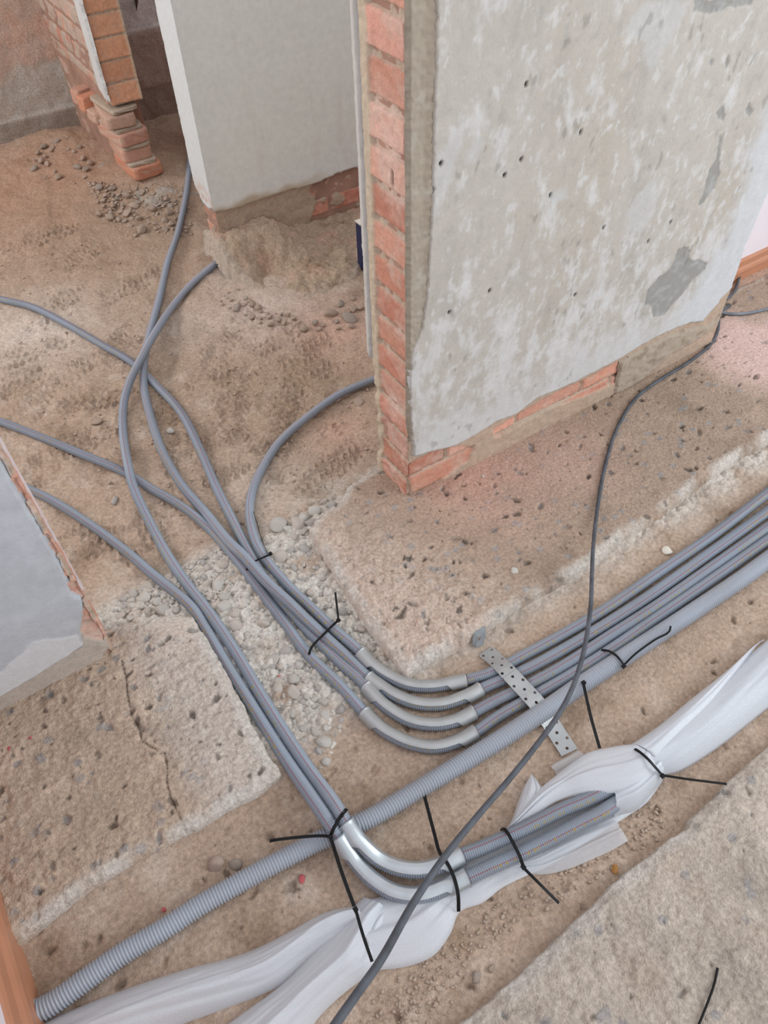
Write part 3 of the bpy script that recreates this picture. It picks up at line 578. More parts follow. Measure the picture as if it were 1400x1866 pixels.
col = mixc(col, lin((168, 140, 128)), rb*ss(.05, .4, n)*.6); col = mixc(col, lin((140, 118, 104)), rb*ss(ZM+.005, ZM-.005, V)*.6)
h = .010*fbm(U, V, .1, 5, .55)+.012*left*ss(.085, .078, V)+rb*.01*ss(ZL, ZL-.01, V)
p5(sheet('rough_face', np.stack([U, 4.2-h, V], -1), col, M_CONC, wb))
tag(mk('wood_sliver', [tuple(ony(244, -6, 4.17)), tuple(ony(252, -6, 4.17)), tuple(ony(249, 22, 4.185)), tuple(ony(253, -6, 4.19)), tuple(ony(245, -6, 4.19))], [(0, 1, 2), (1, 3, 2), (3, 4, 2), (4, 0, 2)], M_WOOD, smooth=False), 'dark pointed wood sliver stuck in the far wall, right of the orange brick pier', 'wood splinter')
tag(box('wall_pier', (.869, 3.52, -.1), (.998, 4.22, 2.6), M_CORE), kind='structure')
pier = bpy.data.objects['wall_pier']
PX, PY = .86, 3.46
U, V = grid(np.arange(0, .142, .004), np.arange(.305, 1.2, .004))
def fp(U, V, h, col):
    e = ss(.128, .136, U+.002*fbm(U, V, .03, 2)); col = mixc(col, lin((206, 186, 156)), e); h = h+.004*e; return h, col
PALC = [lin(c_) for c_ in ((236, 172, 132), (230, 166, 126), (238, 176, 136))]
brick_sheet('pier_end_bricks', U, V, (PX, PY, 0), (1, 0, 0), (0, 0, 1), (0, -1, 0), .305, .083, 9, .006, .004, 35, pier, dirt=.15, extra=fp, palette=PALC)
box('pier_body', (PX+.004, PY+.004, .31), (PX+.138, 4.2, 2.6), M_CORE, pier)
U, V = grid(np.arange(0, .78, .006), np.arange(-.08, 1.4, .006))
def fl(U, V, h, col):
    col = mixc(col, lin((182, 166, 150)), .85*ss(-.5, .0, fbm(U, V+2, .12, 4, .6))); rec = ss(.02, -.0, V-(.34-.05*np.abs(U-.3)))*ss(.02, .05, U)
    h = h+.01*fbm(U, V, .08, 4)-.015*ss(.31, .30, V)*ss(.24, .20, np.abs(U-.32)); return h-.012*rec, col
brick_sheet('pier_side_bricks', U, V, (PX, PY+.0, 0), (0, 1, 0), (0, 0, 1), (-1, 0, 0), -.02, .083, .25, .012, .012, 37, pier, dirt=.7, extra=fl, keep=~((V < .31) & (U < .07)))
U, V = grid(np.arange(-.02, .09, .004), np.arange(.28, 1.3, .006))
def tp(U, V, h, d): return h, np.broadcast_to(lin((222, 224, 222)), U.shape+(3,)).copy()
plaster_sheet('pier_white_coat', U, V, [(-.012, .33), (.02, .345), (.062, .36), (.066, 1.3), (-.012, 1.3)], .014, tp, (PX, PY, 0), (0, 1, 0), (0, 0, 1), (-1, 0, 0), pier, jag=.008)
def brick_block(name, c_, sx, sy, sz, rz, seed, parent, base):
    n = 12; v = []; vs = np.linspace(-1, 1, n); 
    faces = []; V_ = []; 
    for ax in range(3):
        for sg in (-1, 1):
            A, B = np.meshgrid(vs, vs, indexing='ij'); pt = np.zeros((n, n, 3)); o1, o2 = [q for q in range(3) if q != ax]
            pt[..., ax] = sg; pt[..., o1] = A; pt[..., o2] = B if (sg > 0) else B[:, ::-1]; b0 = len(V_)*n*n; V_.append(pt.reshape(-1, 3)); faces.append(grid_faces(n, n)+b0)
    Q = np.vstack(V_); F = np.vstack(faces); r_ = np.abs(Q).max(1, keepdims=True)
    l4 = (np.abs(Q)**9).sum(1, keepdims=True)**(1/9); Q = Q/l4
    Q = Q+.05*np.stack([fbm(Q[:, 0]+seed, Q[:, 1]+Q[:, 2], .7, 3), fbm(Q[:, 1]-seed, Q[:, 2]+Q[:, 0], .7, 3), fbm(Q[:, 2]+seed*2, Q[:, 0]+Q[:, 1]*.9, .7, 3)], 1)
    col = np.broadcast_to(base, Q.shape).copy(); nn = fbm(Q[:, 0]*1+seed, Q[:, 2]+Q[:, 1], .6, 4); col = mixc(col, lin((196, 168, 146)), ss(.0, .5, nn)*.7)
    Q = Q*np.array([sx/2, sy/2, sz/2]); ca, sa = math.cos(rz), math.sin(rz); R_ = np.array([[ca, -sa, 0], [sa, ca, 0], [0, 0, 1]]); Q = Q@R_.T+np.array(c_)
    return mk(name, Q, F, M_BRICK, parent, col)
OB = [lin((210, 138, 106)), lin((206, 156, 132)), lin((202, 148, 126)), lin((198, 160, 138))]
blocks = [(.93, 3.53, .030, .14, .24, .062, .05, OB[0]), (.92, 3.56, .100, .135, .24, .062, -.05, OB[1]), (.905, 3.55, .172, .14, .24, .060, .12, OB[2]), (.895, 3.56, .245, .13, .24, .058, -.1, OB[3]),
          (.84, 3.80, .255, .09, .06, .065, .3, OB[2]), (.845, 3.72, .250, .10, .06, .065, .2, OB[0]), (.86, 3.66, .215, .10, .10, .05, .1, OB[3])]
for k, (bx, by, bz, sx, sy, sz, rz, cc) in enumerate(blocks):
    brick_block('brick', (bx, by, bz), sx, sy, sz, rz, k*3.3, pier, cc)
for k, (bx, by, bz, sx) in enumerate(((.925, 3.54, .066, .13), (.915, 3.55, .137, .13), (.90, 3.56, .208, .13), (.90, 3.56, .285, .12))):
    brick_block('mortar_bed', (bx, by, bz), sx, .235, .018, .04*k, 40+k, pier, lin((182, 166, 146)))
# rubble footing below the pier
X, Y = grid(np.arange(.70, 1.25, .006), np.arange(3.25, 4.0, .006)); d = np.hypot((X-.95)/1.0, (Y-3.6)/1.5)
z = .006-.40*np.clip(d-.06, 0, 1)**1.15+.022*fbm(X, Y, .07, 5, .6)+.006*np.abs(fbm(X, Y, .03, 3))
col = np.broadcast_to(lin((172, 160, 146)), X.shape+(3,)).copy(); col = mixc(col, lin((150, 120, 98)), ss(0, .4, fbm(X, Y, .1, 4))*.8)
sheet('rubble_footing', np.stack([X, Y, z], -1), col, M_CONC, pier, keep=z > ground(X, Y)-.03)

# ------------------------------------------------------------------ conduits
def cpath(pts, r, default=0.0): return [on(q[0], q[1], r+(q[2] if len(q) > 2 else default)) for q in pts]
RA = [.0132, .0132, .0138, .0144, .0145, .0145]
A_ = [(745, 668), (685, 690), (620, 718), (560, 760), (510, 805), (475, 860), (458, 905), (457, 950, .004), (475, 1005, .006), (520, 1062, .008), (566, 1106, .008), (610, 1148, .008), (650, 1182, .008), (676, 1210), (703, 1230), (745, 1249), (790, 1252), (830, 1244), (858, 1237), (900, 1224), (960, 1192), (1030, 1154), (1110, 1106), (1200, 1044), (1300, 975), (1400, 898), (1480, 838)]
B_ = [(-70, 525), (0, 545), (60, 560), (120, 590), (185, 628), (240, 660), (280, 697), (330, 752), (365, 820), (395, 890), (430, 960), (458, 1015), (480, 1052), (505, 1088, -.002), (546, 1134, -.002), (580, 1168), (623, 1210), (655, 1238), (676, 1262), (702, 1288), (745, 1314), (790, 1322), (830, 1315), (868, 1296), (905, 1276), (960, 1250), (1030, 1212), (1110, 1160), (1200, 1102), (1300, 1032), (1400, 961), (1480, 904)]
C_ = [(352, 230), (346, 290), (340, 350), (325, 420), (305, 480), (290, 545, .004), (275, 600, .018), (264, 650, .024), (262, 700, .006), (272, 750), (295, 820), (330, 882), (375, 935, .002), (415, 985, .02), (443, 1012, .026), (486, 1060, .026), (529, 1100, .026), (565, 1135, .018), (603, 1170, .010), (640, 1204, .004), (668, 1232), (692, 1250), (725, 1271), (765, 1284), (808, 1284), (850, 1270), (885, 1252), (960, 1220), (1030, 1182), (1110, 1134), (1200, 1075), (1300, 1004), (1400, 932), (1480, 874)]
D_ = [(-70, 745), (0, 768), (70, 795), (150, 828), (225, 860), (280, 893), (330, 922), (380, 962), (425, 1012), (455, 1050), (486, 1092), (520, 1136), (559, 1190), (610, 1240), (640, 1272), (668, 1304), (702, 1334), (745, 1355), (790, 1363), (830, 1354), (868, 1334), (905, 1308), (960, 1276), (1030, 1236), (1110, 1186), (1200, 1124), (1300, 1055), (1400, 984), (1480, 928)]
E_ = [(430, 455), (388, 485), (350, 517), (315, 558, .012), (285, 603, .04), (258, 652, .046), (238, 692, .03), (225, 740, .008), (225, 795), (235, 855, .026), (248, 900, .02), (290, 985), (330, 1050), (385, 1122), (430, 1190), (470, 1258), (520, 1338), (567, 1408, .012), (607, 1462, .046), (634, 1506, .05), (663, 1544, .03), (697, 1572, .012), (743, 1587, .012), (789, 1583, .016), (841, 1559, .018), (880, 1544, .018), (950, 1513, .018), (1020, 1478, .02), (1070, 1457, .02), (1135, 1424, .012), (1200, 1382, .006), (1300, 1308, .006), (1400, 1232, .006), (1480, 1165, .006)]
F_ = [(-60, 835), (35, 883), (100, 915), (170, 960), (230, 1005), (280, 1048), (345, 1102, .002), (375, 1145), (410, 1205), (450, 1270), (500, 1350), (540, 1412, .012), (583, 1474, .046), (608, 1512, .05), (630, 1546, .03), (650, 1575, .012), (680, 1606, .010), (720, 1629, .010), (766, 1634, .012), (811, 1619, .014), (850, 1600, .016), (900, 1577, .018), (950, 1555, .018), (1000, 1530, .018), (1060, 1499, .02), (1100, 1479, .018), (1145, 1446, .004), (1195, 1398, .0), (1290, 1334, .0), (1395, 1258, .0), (1480, 1196, .0)]
G_ = [(60, 1846), (99, 1826), (214, 1744), (300, 1692), (386, 1637), (557, 1544), (674, 1491), (760, 1440), (850, 1386, .002), (921, 1342, .006), (1000, 1290, .006), (1060, 1248), (1140, 1196), (1248, 1125), (1345, 1060), (1400, 1020), (1480, 962)]
LAB = [('grey corrugated conduit curving out from behind the brick wall corner into the four-pipe bundle', A_), ('grey conduit entering highest on the left edge, then third in the four-pipe bundle', B_),
       ('grey conduit coming down from the top between pier and pale wall', C_), ('grey conduit from the left edge that forms the outer side of the four-pipe bundle', D_),
       ('grey conduit from under the pale wall corner looping left, inner of the two-pipe run', E_), ('grey conduit from behind the left plaster wall, outer of the two-pipe run', F_)]
cobs = []
for k, (lb, pt) in enumerate(LAB):
    pp = cpath(pt, .0138)
    if k < 4: pp.append(pp[-1]+(pp[-1]-pp[-2])/np.linalg.norm(pp[-1]-pp[-2])*1.1)     # the run carries on along the trench
    o_ = tube('corrugated_conduit', pp, RA if k < 4 else [.0132, .0132, .0136, .0146, .0154, .0156, .0156], M_CON[k], seg=18, rib=.0034, pitch=.0046, twist=math.pi*.0)
    tag(o_, lb, 'conduit', 'small grey conduits'); cobs.append((pp, pt))
gp_ = cpath(G_, .0215); gp_.append(gp_[-1]+(gp_[-1]-gp_[-2])/np.linalg.norm(gp_[-1]-gp_[-2])*1.1)
tag(tube('large_corrugated_conduit', gp_, .0215, M_BIG, seg=24, rib=.0046, pitch=.0064), 'thick light grey corrugated conduit running diagonally along the whole trench', 'conduit')

# bend fixtures: galvanised half shells
def bend(pts, zoff, rin, mat, label, grp, groove, a_in):
    p, S = spline(cpath(pts, .0138), .003); t, s, u = frames(p); L = S[-1]; n = 34; th = .0013
    # inner side of the curve = towards the curvature centre
    mid = p[len(p)//2]; chord = (p[0]+p[-1])/2; inn = chord-mid; inn[2] = 0; inn /= np.linalg.norm(inn)
    V = []
    for i in range(len(p)):
        e = min(S[i], L-S[i]); w_ = float(ss(.030, .050, e)); half = (1-w_)*math.radians(158)+w_*math.radians(68)
        sgn = 1 if np.dot(s[i], inn) > 0 else -1; c0 = math.radians(a_in) if sgn > 0 else math.pi-math.radians(a_in)
        a = np.linspace(c0-half, c0+half, n); flare = .0012*float(ss(.006, 0, e))
        rr = rin+flare+(groove*(.0011*np.exp(-((a-c0)/.16)**2)-.0008*np.exp(-((a-c0-.45)/.12)**2)))*w_
        ring = [p[i]+(rr[:, None]+dr)*(np.cos(a)[:, None]*s[i]+np.sin(a)[:, None]*u[i]) for dr in (0, th)]
        V.append(np.vstack([ring[0], ring[1][::-1], ring[0][:1]]))
    V = np.stack(V); f = grid_faces(len(p), 2*n+1).tolist()
    for i0, fl in ((0, False), ((len(p)-1)*(2*n+1), True)):
        for j in range(n-1):
            q = [i0+j, i0+j+1, i0+2*n-2-j, i0+2*n-1-j]; f.append(q if fl else q[::-1])
    o_ = mk('conduit_bend_support', V.reshape(-1, 3), f, mat); return tag(o_, label, 'pipe bend support', grp)
bend([(657, 1189, .008), (676, 1210, .002), (703, 1230), (745, 1249), (790, 1252), (830, 1244), (850, 1240)], 0, .0160, M_METALP, 'pale half-round bend support on the innermost conduit nearest the slab corner', 'bend supports on the four-pipe bundle', 0, 56)
bend([(672, 1235), (692, 1250), (725, 1271), (765, 1284), (808, 1284), (850, 1270), (878, 1255)], 0, .0160, M_METALP, 'pale half-round bend support second from the slab corner, half hidden at its start', 'bend supports on the four-pipe bundle', 0, 56)
bend([(668, 1252), (682, 1268), (702, 1288), (745, 1314), (790, 1322), (830, 1315), (866, 1297)], 0, .0160, M_METALP, 'pale half-round bend support third from the slab corner', 'bend supports on the four-pipe bundle', 0, 56)
bend([(664, 1299), (682, 1318), (702, 1334), (745, 1355), (790, 1363), (830, 1354), (868, 1334)], 0, .0160, M_METALP, 'pale half-round bend support on the outermost pipe of the four, touching the thick conduit', 'bend supports on the four-pipe bundle', 0, 56)
bend([(630, 1500, .05), (645, 1522, .042), (663, 1544, .03), (697, 1572, .012), (743, 1587, .012), (789, 1583, .016), (845, 1557, .018)], 0, .0172, M_METAL, 'shiny steel bend support on the inner pipe of the lower two-pipe run', 'bend supports on the two-pipe run', 1, 58)
bend([(614, 1522, .047), (630, 1546, .03), (650, 1575, .012), (680, 1606, .010), (720, 1629, .010), (766, 1634, .012), (811, 1619, .014), (853, 1598, .016)], 0, .0172, M_METAL, 'shiny steel bend support on the outer pipe, lowest of the two above the foam', 'bend supports on the two-pipe run', 1, 58)

# ------------------------------------------------------------------ loose cables
cz = [(1331, 556, 0), (1312, 572, 0), (1308, 604, 0), (1292, 631, 0), (1252, 662, 0), (1201, 693, 0), (1166, 719, 0), (1143, 747, 0), (1120, 792, 0), (1103, 850, 0), (1093, 900, .002), (1086, 950, .01), (1081, 1000, .028), (1079, 1050, .05), (1077, 1100, .08), (1071, 1150, .11), (1061, 1200, .145), (1043, 1255, .18),
      (1015, 1307, .22), (975, 1362, .27), (925, 1424, .32), (868, 1490, .38), (810, 1562, .44), (752, 1648, .50), (697, 1745, .57), (650, 1812, .62), (612, 1866, .66), (560, 1945, .70)]
tag(tube('power_cable', [P(a, b_, .0055+c__) for a, b_, c__ in cz], .0052, M_CABLE, seg=14, step=.008), 'long dark dusty cable from the wall end, crossing over all the pipes', 'cable')
cz = [(1620, 470), (1540, 500), (1480, 530), (1440, 552), (1400, 563), (1360, 571), (1330, 572), (1300, 566)]
tag(tube('grey_cable', [P(a, b_, .006) for a, b_ in cz], .0055, M_CABLE2, seg=12, step=.008), 'grey cable lying on the floor at the right edge beyond the wall end', 'cable')
cz = [(1352, 490), (1347, 508), (1340, 528), (1328, 542), (1314, 550), (1295, 552)]
tag(tube('looped_cable', [P(a, b_, .006) for a, b_ in cz], .0055, M_CABLE, seg=12, step=.008), 'short dark cable loop between wall end and terracotta skirting', 'cable')
tag(tube('black_wire', [P(a, b_, .004) for a, b_ in ((1308, 1764), (1303, 1790), (1292, 1822), (1276, 1862), (1262, 1895))], .0021, M_BLACK, seg=8, step=.006), 'short black wire offcut on the near slab at the lower right corner', 'wire offcut')
tag(tube('steel_wire', [on(a, b_, .03) for a, b_ in ((462, 932), (470, 958), (478, 985), (489, 1012))], .0009, M_BLACK, seg=6, step=.006), 'thin black wire lying along the conduit curving from the brick wall', 'wire')

# ------------------------------------------------------------------ cable ties
def tie(label, loop, tail, head, wid=.0052):
    e = empty('cable_tie', tuple(P(*head)), label=label, cat='cable tie', group='black cable ties'); inv = Matrix.Translation(e.location).inverted()
    if loop: ribbon('strap', [P(*q) for q in loop], wid, .0014, M_BLACK, e).matrix_parent_inverse = inv
    if tail: ribbon('tail', [P(*q) for q in tail], wid*.85, .0013, M_BLACK, e).matrix_parent_inverse = inv
    c_ = P(*head); brick = box('head', tuple(c_-np.array([.0042, .0042, .003])), tuple(c_+np.array([.0042, .0042, .003])), M_BLACK, e); brick.matrix_parent_inverse = inv
tie('black cable tie around the upper bundle just below the curving conduit', [(448, 1047, -.025), (450, 1036, -.005), (458, 1027, .006), (470, 1020, .008), (484, 1014, .003), (493, 1010, -.006)], None, (493, 1009, -.004))
tie('black cable tie round the four pipes, its tail pointing up to the slab', [(566, 1200, -.03), (564, 1188, -.010), (572, 1174, -.006), (588, 1158, .000), (604, 1142, .002), (616, 1131, -.004)], [(617, 1130, -.004), (615, 1112, .002), (611, 1078, .02)], (617, 1130, -.004), .006)
tie('black cable tie where the two-pipe run crosses the thick conduit, tail to the left', [(632, 1474, .035), (618, 1492, .048), (608, 1510, .05), (602, 1524, .035)], [(601, 1524, .036), (580, 1523, .03), (540, 1526, .03), (505, 1530, .03), (490, 1533, .02)], (602, 1525, .036), .007)
tie('black cable tie hanging from the pipe crossing down onto the foam', [(604, 1530, .04), (618, 1575, .05), (632, 1615, .05), (647, 1655, .045)], [(649, 1660, .045), (662, 1705, .045), (679, 1754, .045)], (648, 1657, .046), .007)
tie('long black cable tie crossing both shiny bend supports', [(769, 1432, -.02), (780, 1475, -.01), (792, 1520, .0), (801, 1553, .015), (815, 1572, .018), (828, 1600, .02), (835, 1630, .012), (836, 1662, -.025)], None, (769, 1434, -.02), .007)
tie('black cable tie round the foam and two pipes before the foam opening', [(913, 1511, .0), (921, 1512, .016), (930, 1526, .02), (940, 1545, .02), (948, 1562, .018), (954, 1580, .0)], [(955, 1582, .0), (985, 1612, .004), (1020, 1647, -.02)], (954, 1580, .0), .0068)
tie('black cable tie round the neck of the foam sleeve, tail over the slab edge', [(1145, 1361, .0), (1160, 1366, .028), (1180, 1382, .040), (1196, 1400, .030), (1208, 1413, .006)], [(1209, 1413, .006), (1255, 1420, .012), (1328, 1429, .008)], (1208, 1414, .006), .0058)
tie('black cable tie round the thick conduit and its neighbour, tail lying on top', [(1096, 1184, -.01), (1112, 1187, .001), (1126, 1197, .010), (1136, 1210, .006), (1138, 1220, -.012)], [(1137, 1212, .006), (1160, 1190, .012), (1195, 1165, .01), (1218, 1153, .010), (1223, 1139, .012)], (1137, 1214, .006), .0055)
tie('black cable tie standing from the thick conduit toward the foam sleeve', [(1063, 1242, .01), (1067, 1262, .012), (1078, 1310, .0), (1094, 1366, -.02)], None, (1064, 1244, .01), .0068)

# ------------------------------------------------------------------ perforated strap and bracket
sp, S = spline([P(884, 1186, -.034), P(900, 1199, -.024), P(920, 1218, -.0035), P(950, 1250, -.0030), P(980, 1283, -.0035), P(1000, 1312, -.026), P(1018, 1340, -.034), P(1052, 1392, -.034)], .0005)
t_, s_, u_ = frames(sp); cell = .0138; rowp = .0200; nrow = int(S[-1]/rowp)
def SPt(a, b_):   # a along, b across
    i = np.clip((a/.0005).astype(int), 0, len(sp)-1); return sp[i]+s_[i]*b_[..., None]
v = []; f = []; 
sq = []; 
for k in range(16):
    an = 2*math.pi*(k+.0)/16; cx_, sy_ = math.cos(an), math.sin(an); m_ = max(abs(cx_), abs(sy_)); sq.append((cx_/m_, sy_/m_, cx_, sy_))
for r_ in range(nrow-1):
    for c__ in range(3):
        b0 = len(v); ac = (r_+.5)*rowp; bc = (c__-1)*cell; hole = (r_+c__) % 2 == 0
        aa = np.array([ac+q[0]*rowp/2 for q in sq]); bb = np.array([bc+q[1]*cell/2 for q in sq]); v += SPt(aa, bb).tolist()
        if hole:
            aa = np.array([ac+q[2]*.0036 for q in sq]); bb = np.array([bc+q[3]*.0036 for q in sq]); v += SPt(aa, bb).tolist()
            f += [(b0+k, b0+(k+1) % 16, b0+16+(k+1) % 16, b0+16+k) for k in range(16)]
        else: f.append(tuple(range(b0, b0+16)))
o_ = mk('perforated_strap', v, f, M_METALP, smooth=False); so = o_.modifiers.new('thickness', 'SOLIDIFY'); so.thickness = .0012; so.offset = 0
tag(o_, 'perforated steel strap laid across the four conduits and under the thick one', 'metal strap')
br = empty('metal_bracket', tuple(P(872, 1160, -.01)), label='small grey perforated bracket with a screw on the edge of the middle slab', cat='bracket')
inv = Matrix.Translation(br.location).inverted()
q4 = [P(885, 1141, -.004), P(863, 1151, -.004), P(861, 1174, -.03), P(868, 1180, -.032), P(880, 1176, -.03), P(886, 1158, -.016)]
cen = sum(q4)/6; nv = [tuple(q) for q in q4]+[tuple(cen+(q-cen)*.2) for q in q4]
o_ = mk('plate', nv, [(i, (i+1) % 6, 6+(i+1) % 6, 6+i) for i in range(6)], flat_mat('dull_steel', (140, 144, 146), .5, .4), br, smooth=False)
so = o_.modifiers.new('thickness', 'SOLIDIFY'); so.thickness = .0014; o_.matrix_parent_inverse = inv
c_ = P(869, 1173, -.026)
mk('screw', [tuple(c_+.0035*np.array([math.cos(a), .3*math.sin(a)-.6, math.sin(a)])) for a in np.linspace(0, 6.28, 9)[:8]]+[tuple(c_+np.array([0, -.004, 0]))], [(i, (i+1) % 8, 8) for i in range(8)], M_METAL, br).matrix_parent_inverse = inv

# ------------------------------------------------------------------ foam sleeve
def loft(name, rows, base, arch, mat, parent, wr_=.004, seed=0, n=40, closed=False, power=.6):
    # rows: pairs of edge pixels on the trench floor; arch: height across
    A = []; 
    for k, (a, b_) in enumerate(rows):
        ar = arch[k] if isinstance(arch, (list, tuple)) else arch; ba = base[k] if isinstance(base, (list, tuple)) else base
        A.append(list(P(*a, ba))+list(P(*b_, ba))+[ar])
    p, S = spline(A, .006); T = np.linspace(0, 1, n); s = S[:, None]
    a3 = p[:, None, :3]; b3 = p[:, None, 3:6]; V = a3+(b3-a3)*T[None, :, None]
    prof = (np.sin(np.pi*T)**power)[None]*p[:, 6][:, None]
    wv = wr_*(fbm(s+seed+0*T, T[None]*1.0+0*s, .20, 3)*1.2+.8*fbm(s*.35+seed, T[None]*1.6+.35*s, .16, 3))
    rid = wr_*.9*np.exp(-((T[None]-.35-.25*np.sin(s*5+seed)+.1*fbm(s+seed, T[None]*0+seed, .2, 2))/.10)**2)*2-wr_*1.6*np.exp(-((T[None]-.62-.2*np.sin(s*4+seed*2))/.05)**2)
    V[..., 2] += prof+(wv+rid)*np.sin(np.pi*T)[None]
    if closed:
        Vb = V[:, ::-1].copy(); Vb[..., 2] = p[:, None, 2]-prof[:, ::-1]*.25; V = np.concatenate([V, Vb], 1)
    return mk(name, V.reshape(-1, 3), grid_faces(*V.shape[:2]), mat, parent)
fe = empty('foam_wrap', tuple(P(1000, 1500, -.03)), label='white foam pipe wrap twisted along the lower trench, bound with black ties', cat='foam wrap'); inv = Matrix.Translation(fe.location).inverted()
g0 = -.034
parts = [
 loft('sleeve', [((1138, 1366), (1203, 1422)), ((1150, 1360), (1210, 1414)), ((1201, 1326), (1240, 1406)), ((1255, 1281), (1280, 1383)), ((1304, 1243), (1322, 1354)), ((1345, 1210), (1362, 1322)), ((1400, 1165), (1405, 1288)), ((1480, 1095), (1490, 1225)), ((1640, 955), (1660, 1092))], g0+.012, [.036, .034, .040, .044, .046, .046, .046, .046, .046], M_FOAM3, fe, .0012, 1, closed=True),
 loft('overlap', [((1140, 1360), (1190, 1392)), ((1150, 1357), (1204, 1398)), ((1201, 1323), (1239, 1359)), ((1255, 1278), (1291, 1308)), ((1304, 1240), (1333, 1246)), ((1345, 1207), (1377, 1180)), ((1370, 1185), (1395, 1166))], g0+.016, [.040, .040, .042, .040, .034, .026, .02], M_FOAM, fe, .001, 21),
 loft('neck_fold', [((1150, 1358), (1196, 1402)), ((1135, 1358), (1180, 1425)), ((1100, 1364), (1150, 1440)), ((1070, 1372), (1105, 1446)), ((1040, 1392), (1065, 1448)), ((1015, 1412), (1040, 1452)), ((990, 1432), (1012, 1462)), ((968, 1455), (985, 1480)), ((945, 1486), (955, 1497)), ((925, 1508), (930, 1512))], [.0, .004, .004, .002, -.002, -.006, -.008, -.008, -.01, -.012], [.03, .026, .022, .02, .018, .014, .012, .010, .006, .003], M_FOAM, fe, .0028, 2),
 loft('loose_corner', [((1052, 1368), (1070, 1400)), ((1032, 1380), (1052, 1412)), ((1015, 1388), (1040, 1418)), ((1002, 1398), (1018, 1424))], g0+.008, [.02, .014, .01, .004], M_FOAM2, fe, .003, 9),
 loft('upright_corner', [((968, 1412), (971, 1413)), ((955, 1434), (988, 1436)), ((944, 1462), (996, 1448)), ((932, 1496), (978, 1470)), ((915, 1520), (945, 1500))], g0+.008, [.004, .02, .022, .018, .01], M_FOAM, fe, .003, 11),
 loft('under_sheet', [((1185, 1400), (1207, 1425)), ((1150, 1425), (1180, 1462)), ((1110, 1440), (1146, 1486)), ((1060, 1458), (1105, 1512)), ((1010, 1480), (1050, 1548)), ((960, 1500), (1000, 1578)), ((905, 1524), (955, 1598)), ((870, 1540), (915, 1618)), ((835, 1560), (880, 1645)), ((790, 1600), (838, 1662)), ((740, 1620), (822, 1700)), ((700, 1632), (790, 1742)), ((668, 1640), (740, 1762)), ((645, 1655), (690, 1768))], g0, [.02, .014, .008, .006, .006, .006, .006, .008, .012, .014, .024, .026, .028, .028], M_FOAM, fe, .0030, 4, power=.5),
 loft('lower_cover', [((1112, 1446), (1118, 1490)), ((1140, 1428), (1158, 1478)), ((1168, 1406), (1190, 1446)), ((1188, 1392), (1208, 1422))], g0, [.046, .050, .048, .044], M_FOAM3, fe, .002, 31),
 loft('thin_flap', [((940, 1570), (948, 1590)), ((975, 1560), (990, 1594)), ((1020, 1535), (1035, 1584)), ((1060, 1512), (1080, 1566)), ((1095, 1496), (1118, 1548)), ((1120, 1488), (1149, 1530))], g0+.001, .006, M_FOAM2, fe, .002, 5),
 loft('upper_lobe', [((-40, 1925), (130, 2010)), ((70, 1868), (240, 1915)), ((154, 1831), (315, 1874)), ((250, 1795), (390, 1846)), ((340, 1766), (455, 1822)), ((443, 1738), (512, 1795)), ((520, 1702), (562, 1752)), ((580, 1668), (600, 1725)), ((622, 1655), (640, 1700)), ((655, 1652), (672, 1690))], g0, [.05, .05, .05, .048, .046, .042, .040, .038, .034, .03], M_FOAM, fe, .004, 6, power=.75),
 loft('lower_lobe', [((300, 1960), (440, 2050)), ((405, 1874), (548, 1900)), ((500, 1805), (592, 1842)), ((540, 1768), (650, 1792)), ((575, 1728), (690, 1767)), ((612, 1690), (700, 1735)), ((642, 1655), (712, 1700)), ((664, 1634), (730, 1672))], g0, [.045, .046, .046, .044, .04, .036, .034, .02], M_FOAM, fe, .005, 7, power=.75)]
for o_ in parts: o_.matrix_parent_inverse = inv

# ------------------------------------------------------------------ stones
def stone_mesh(name, seed, mat, flat=.7, ang=1.0):
    import bmesh
    bm = bmesh.new(); bmesh.ops.create_icosphere(bm, subdivisions=3, radius=1); rs = np.random.RandomState(seed)
    pl = [(Vector(rs.normal(size=3)).normalized(), rs.uniform(.42, .9)) for _ in range(9)]
    for v_ in bm.verts:
        for n_, d_ in pl:
            q = v_.co.dot(n_)
            if q > d_: v_.co -= n_*(q-d_)*ang
        k = 1+.10*float(perlin(np.array([v_.co.x*1.3+seed]), np.array([v_.co.y*1.3+v_.co.z]))[0]); v_.co *= k; v_.co.z *= flat
    me = bpy.data.meshes.new(name); bm.to_mesh(me); bm.free(); me.polygons.foreach_set('use_smooth', np.full(len(me.polygons), True)); me.materials.append(mat); return me
SM = [stone_mesh('pebble', k, M_STONE[k % 4], .60+.05*(k % 5), .6+.1*(k % 5)) for k in range(14)]
SM2 = [stone_mesh('stone', 50+k, M_STONE2[k % 3], .6, .6+.1*(k % 5)) for k in range(9)]
rs = np.random.RandomState(5)
def inpoly(q, poly): return float(sdf(np.array([q[0]]), np.array([q[1]]), poly)[0]) > 0
conduit_pts = np.vstack([np.array(p_)[:, :3] for p_, _ in cobs]+[np.array(gp_)])
CP = np.vstack([spline(p_, .02)[0] for p_, _ in cobs]+[spline(gp_, .02)[0]])
def clear(p, r): return np.min(np.hypot(CP[:, 0]-p[0], CP[:, 1]-p[1])) > r+.013
PLACED = []
def put(me, name, p, r, label, cat, grp):
    o_ = bpy.data.objects.new(name, me); C.objects.link(o_); o_.location = tuple(p); o_.rotation_euler = (rs.uniform(-.4, .4), rs.uniform(-.4, .4), rs.uniform(0, 6.28))
    o_.scale = (r*rs.uniform(.85, 1.25), r*rs.uniform(.75, 1.0), r*rs.uniform(.8, 1.1)); tag(o_, label, cat, grp); PLACED.append((p[0], p[1], r)); return o_
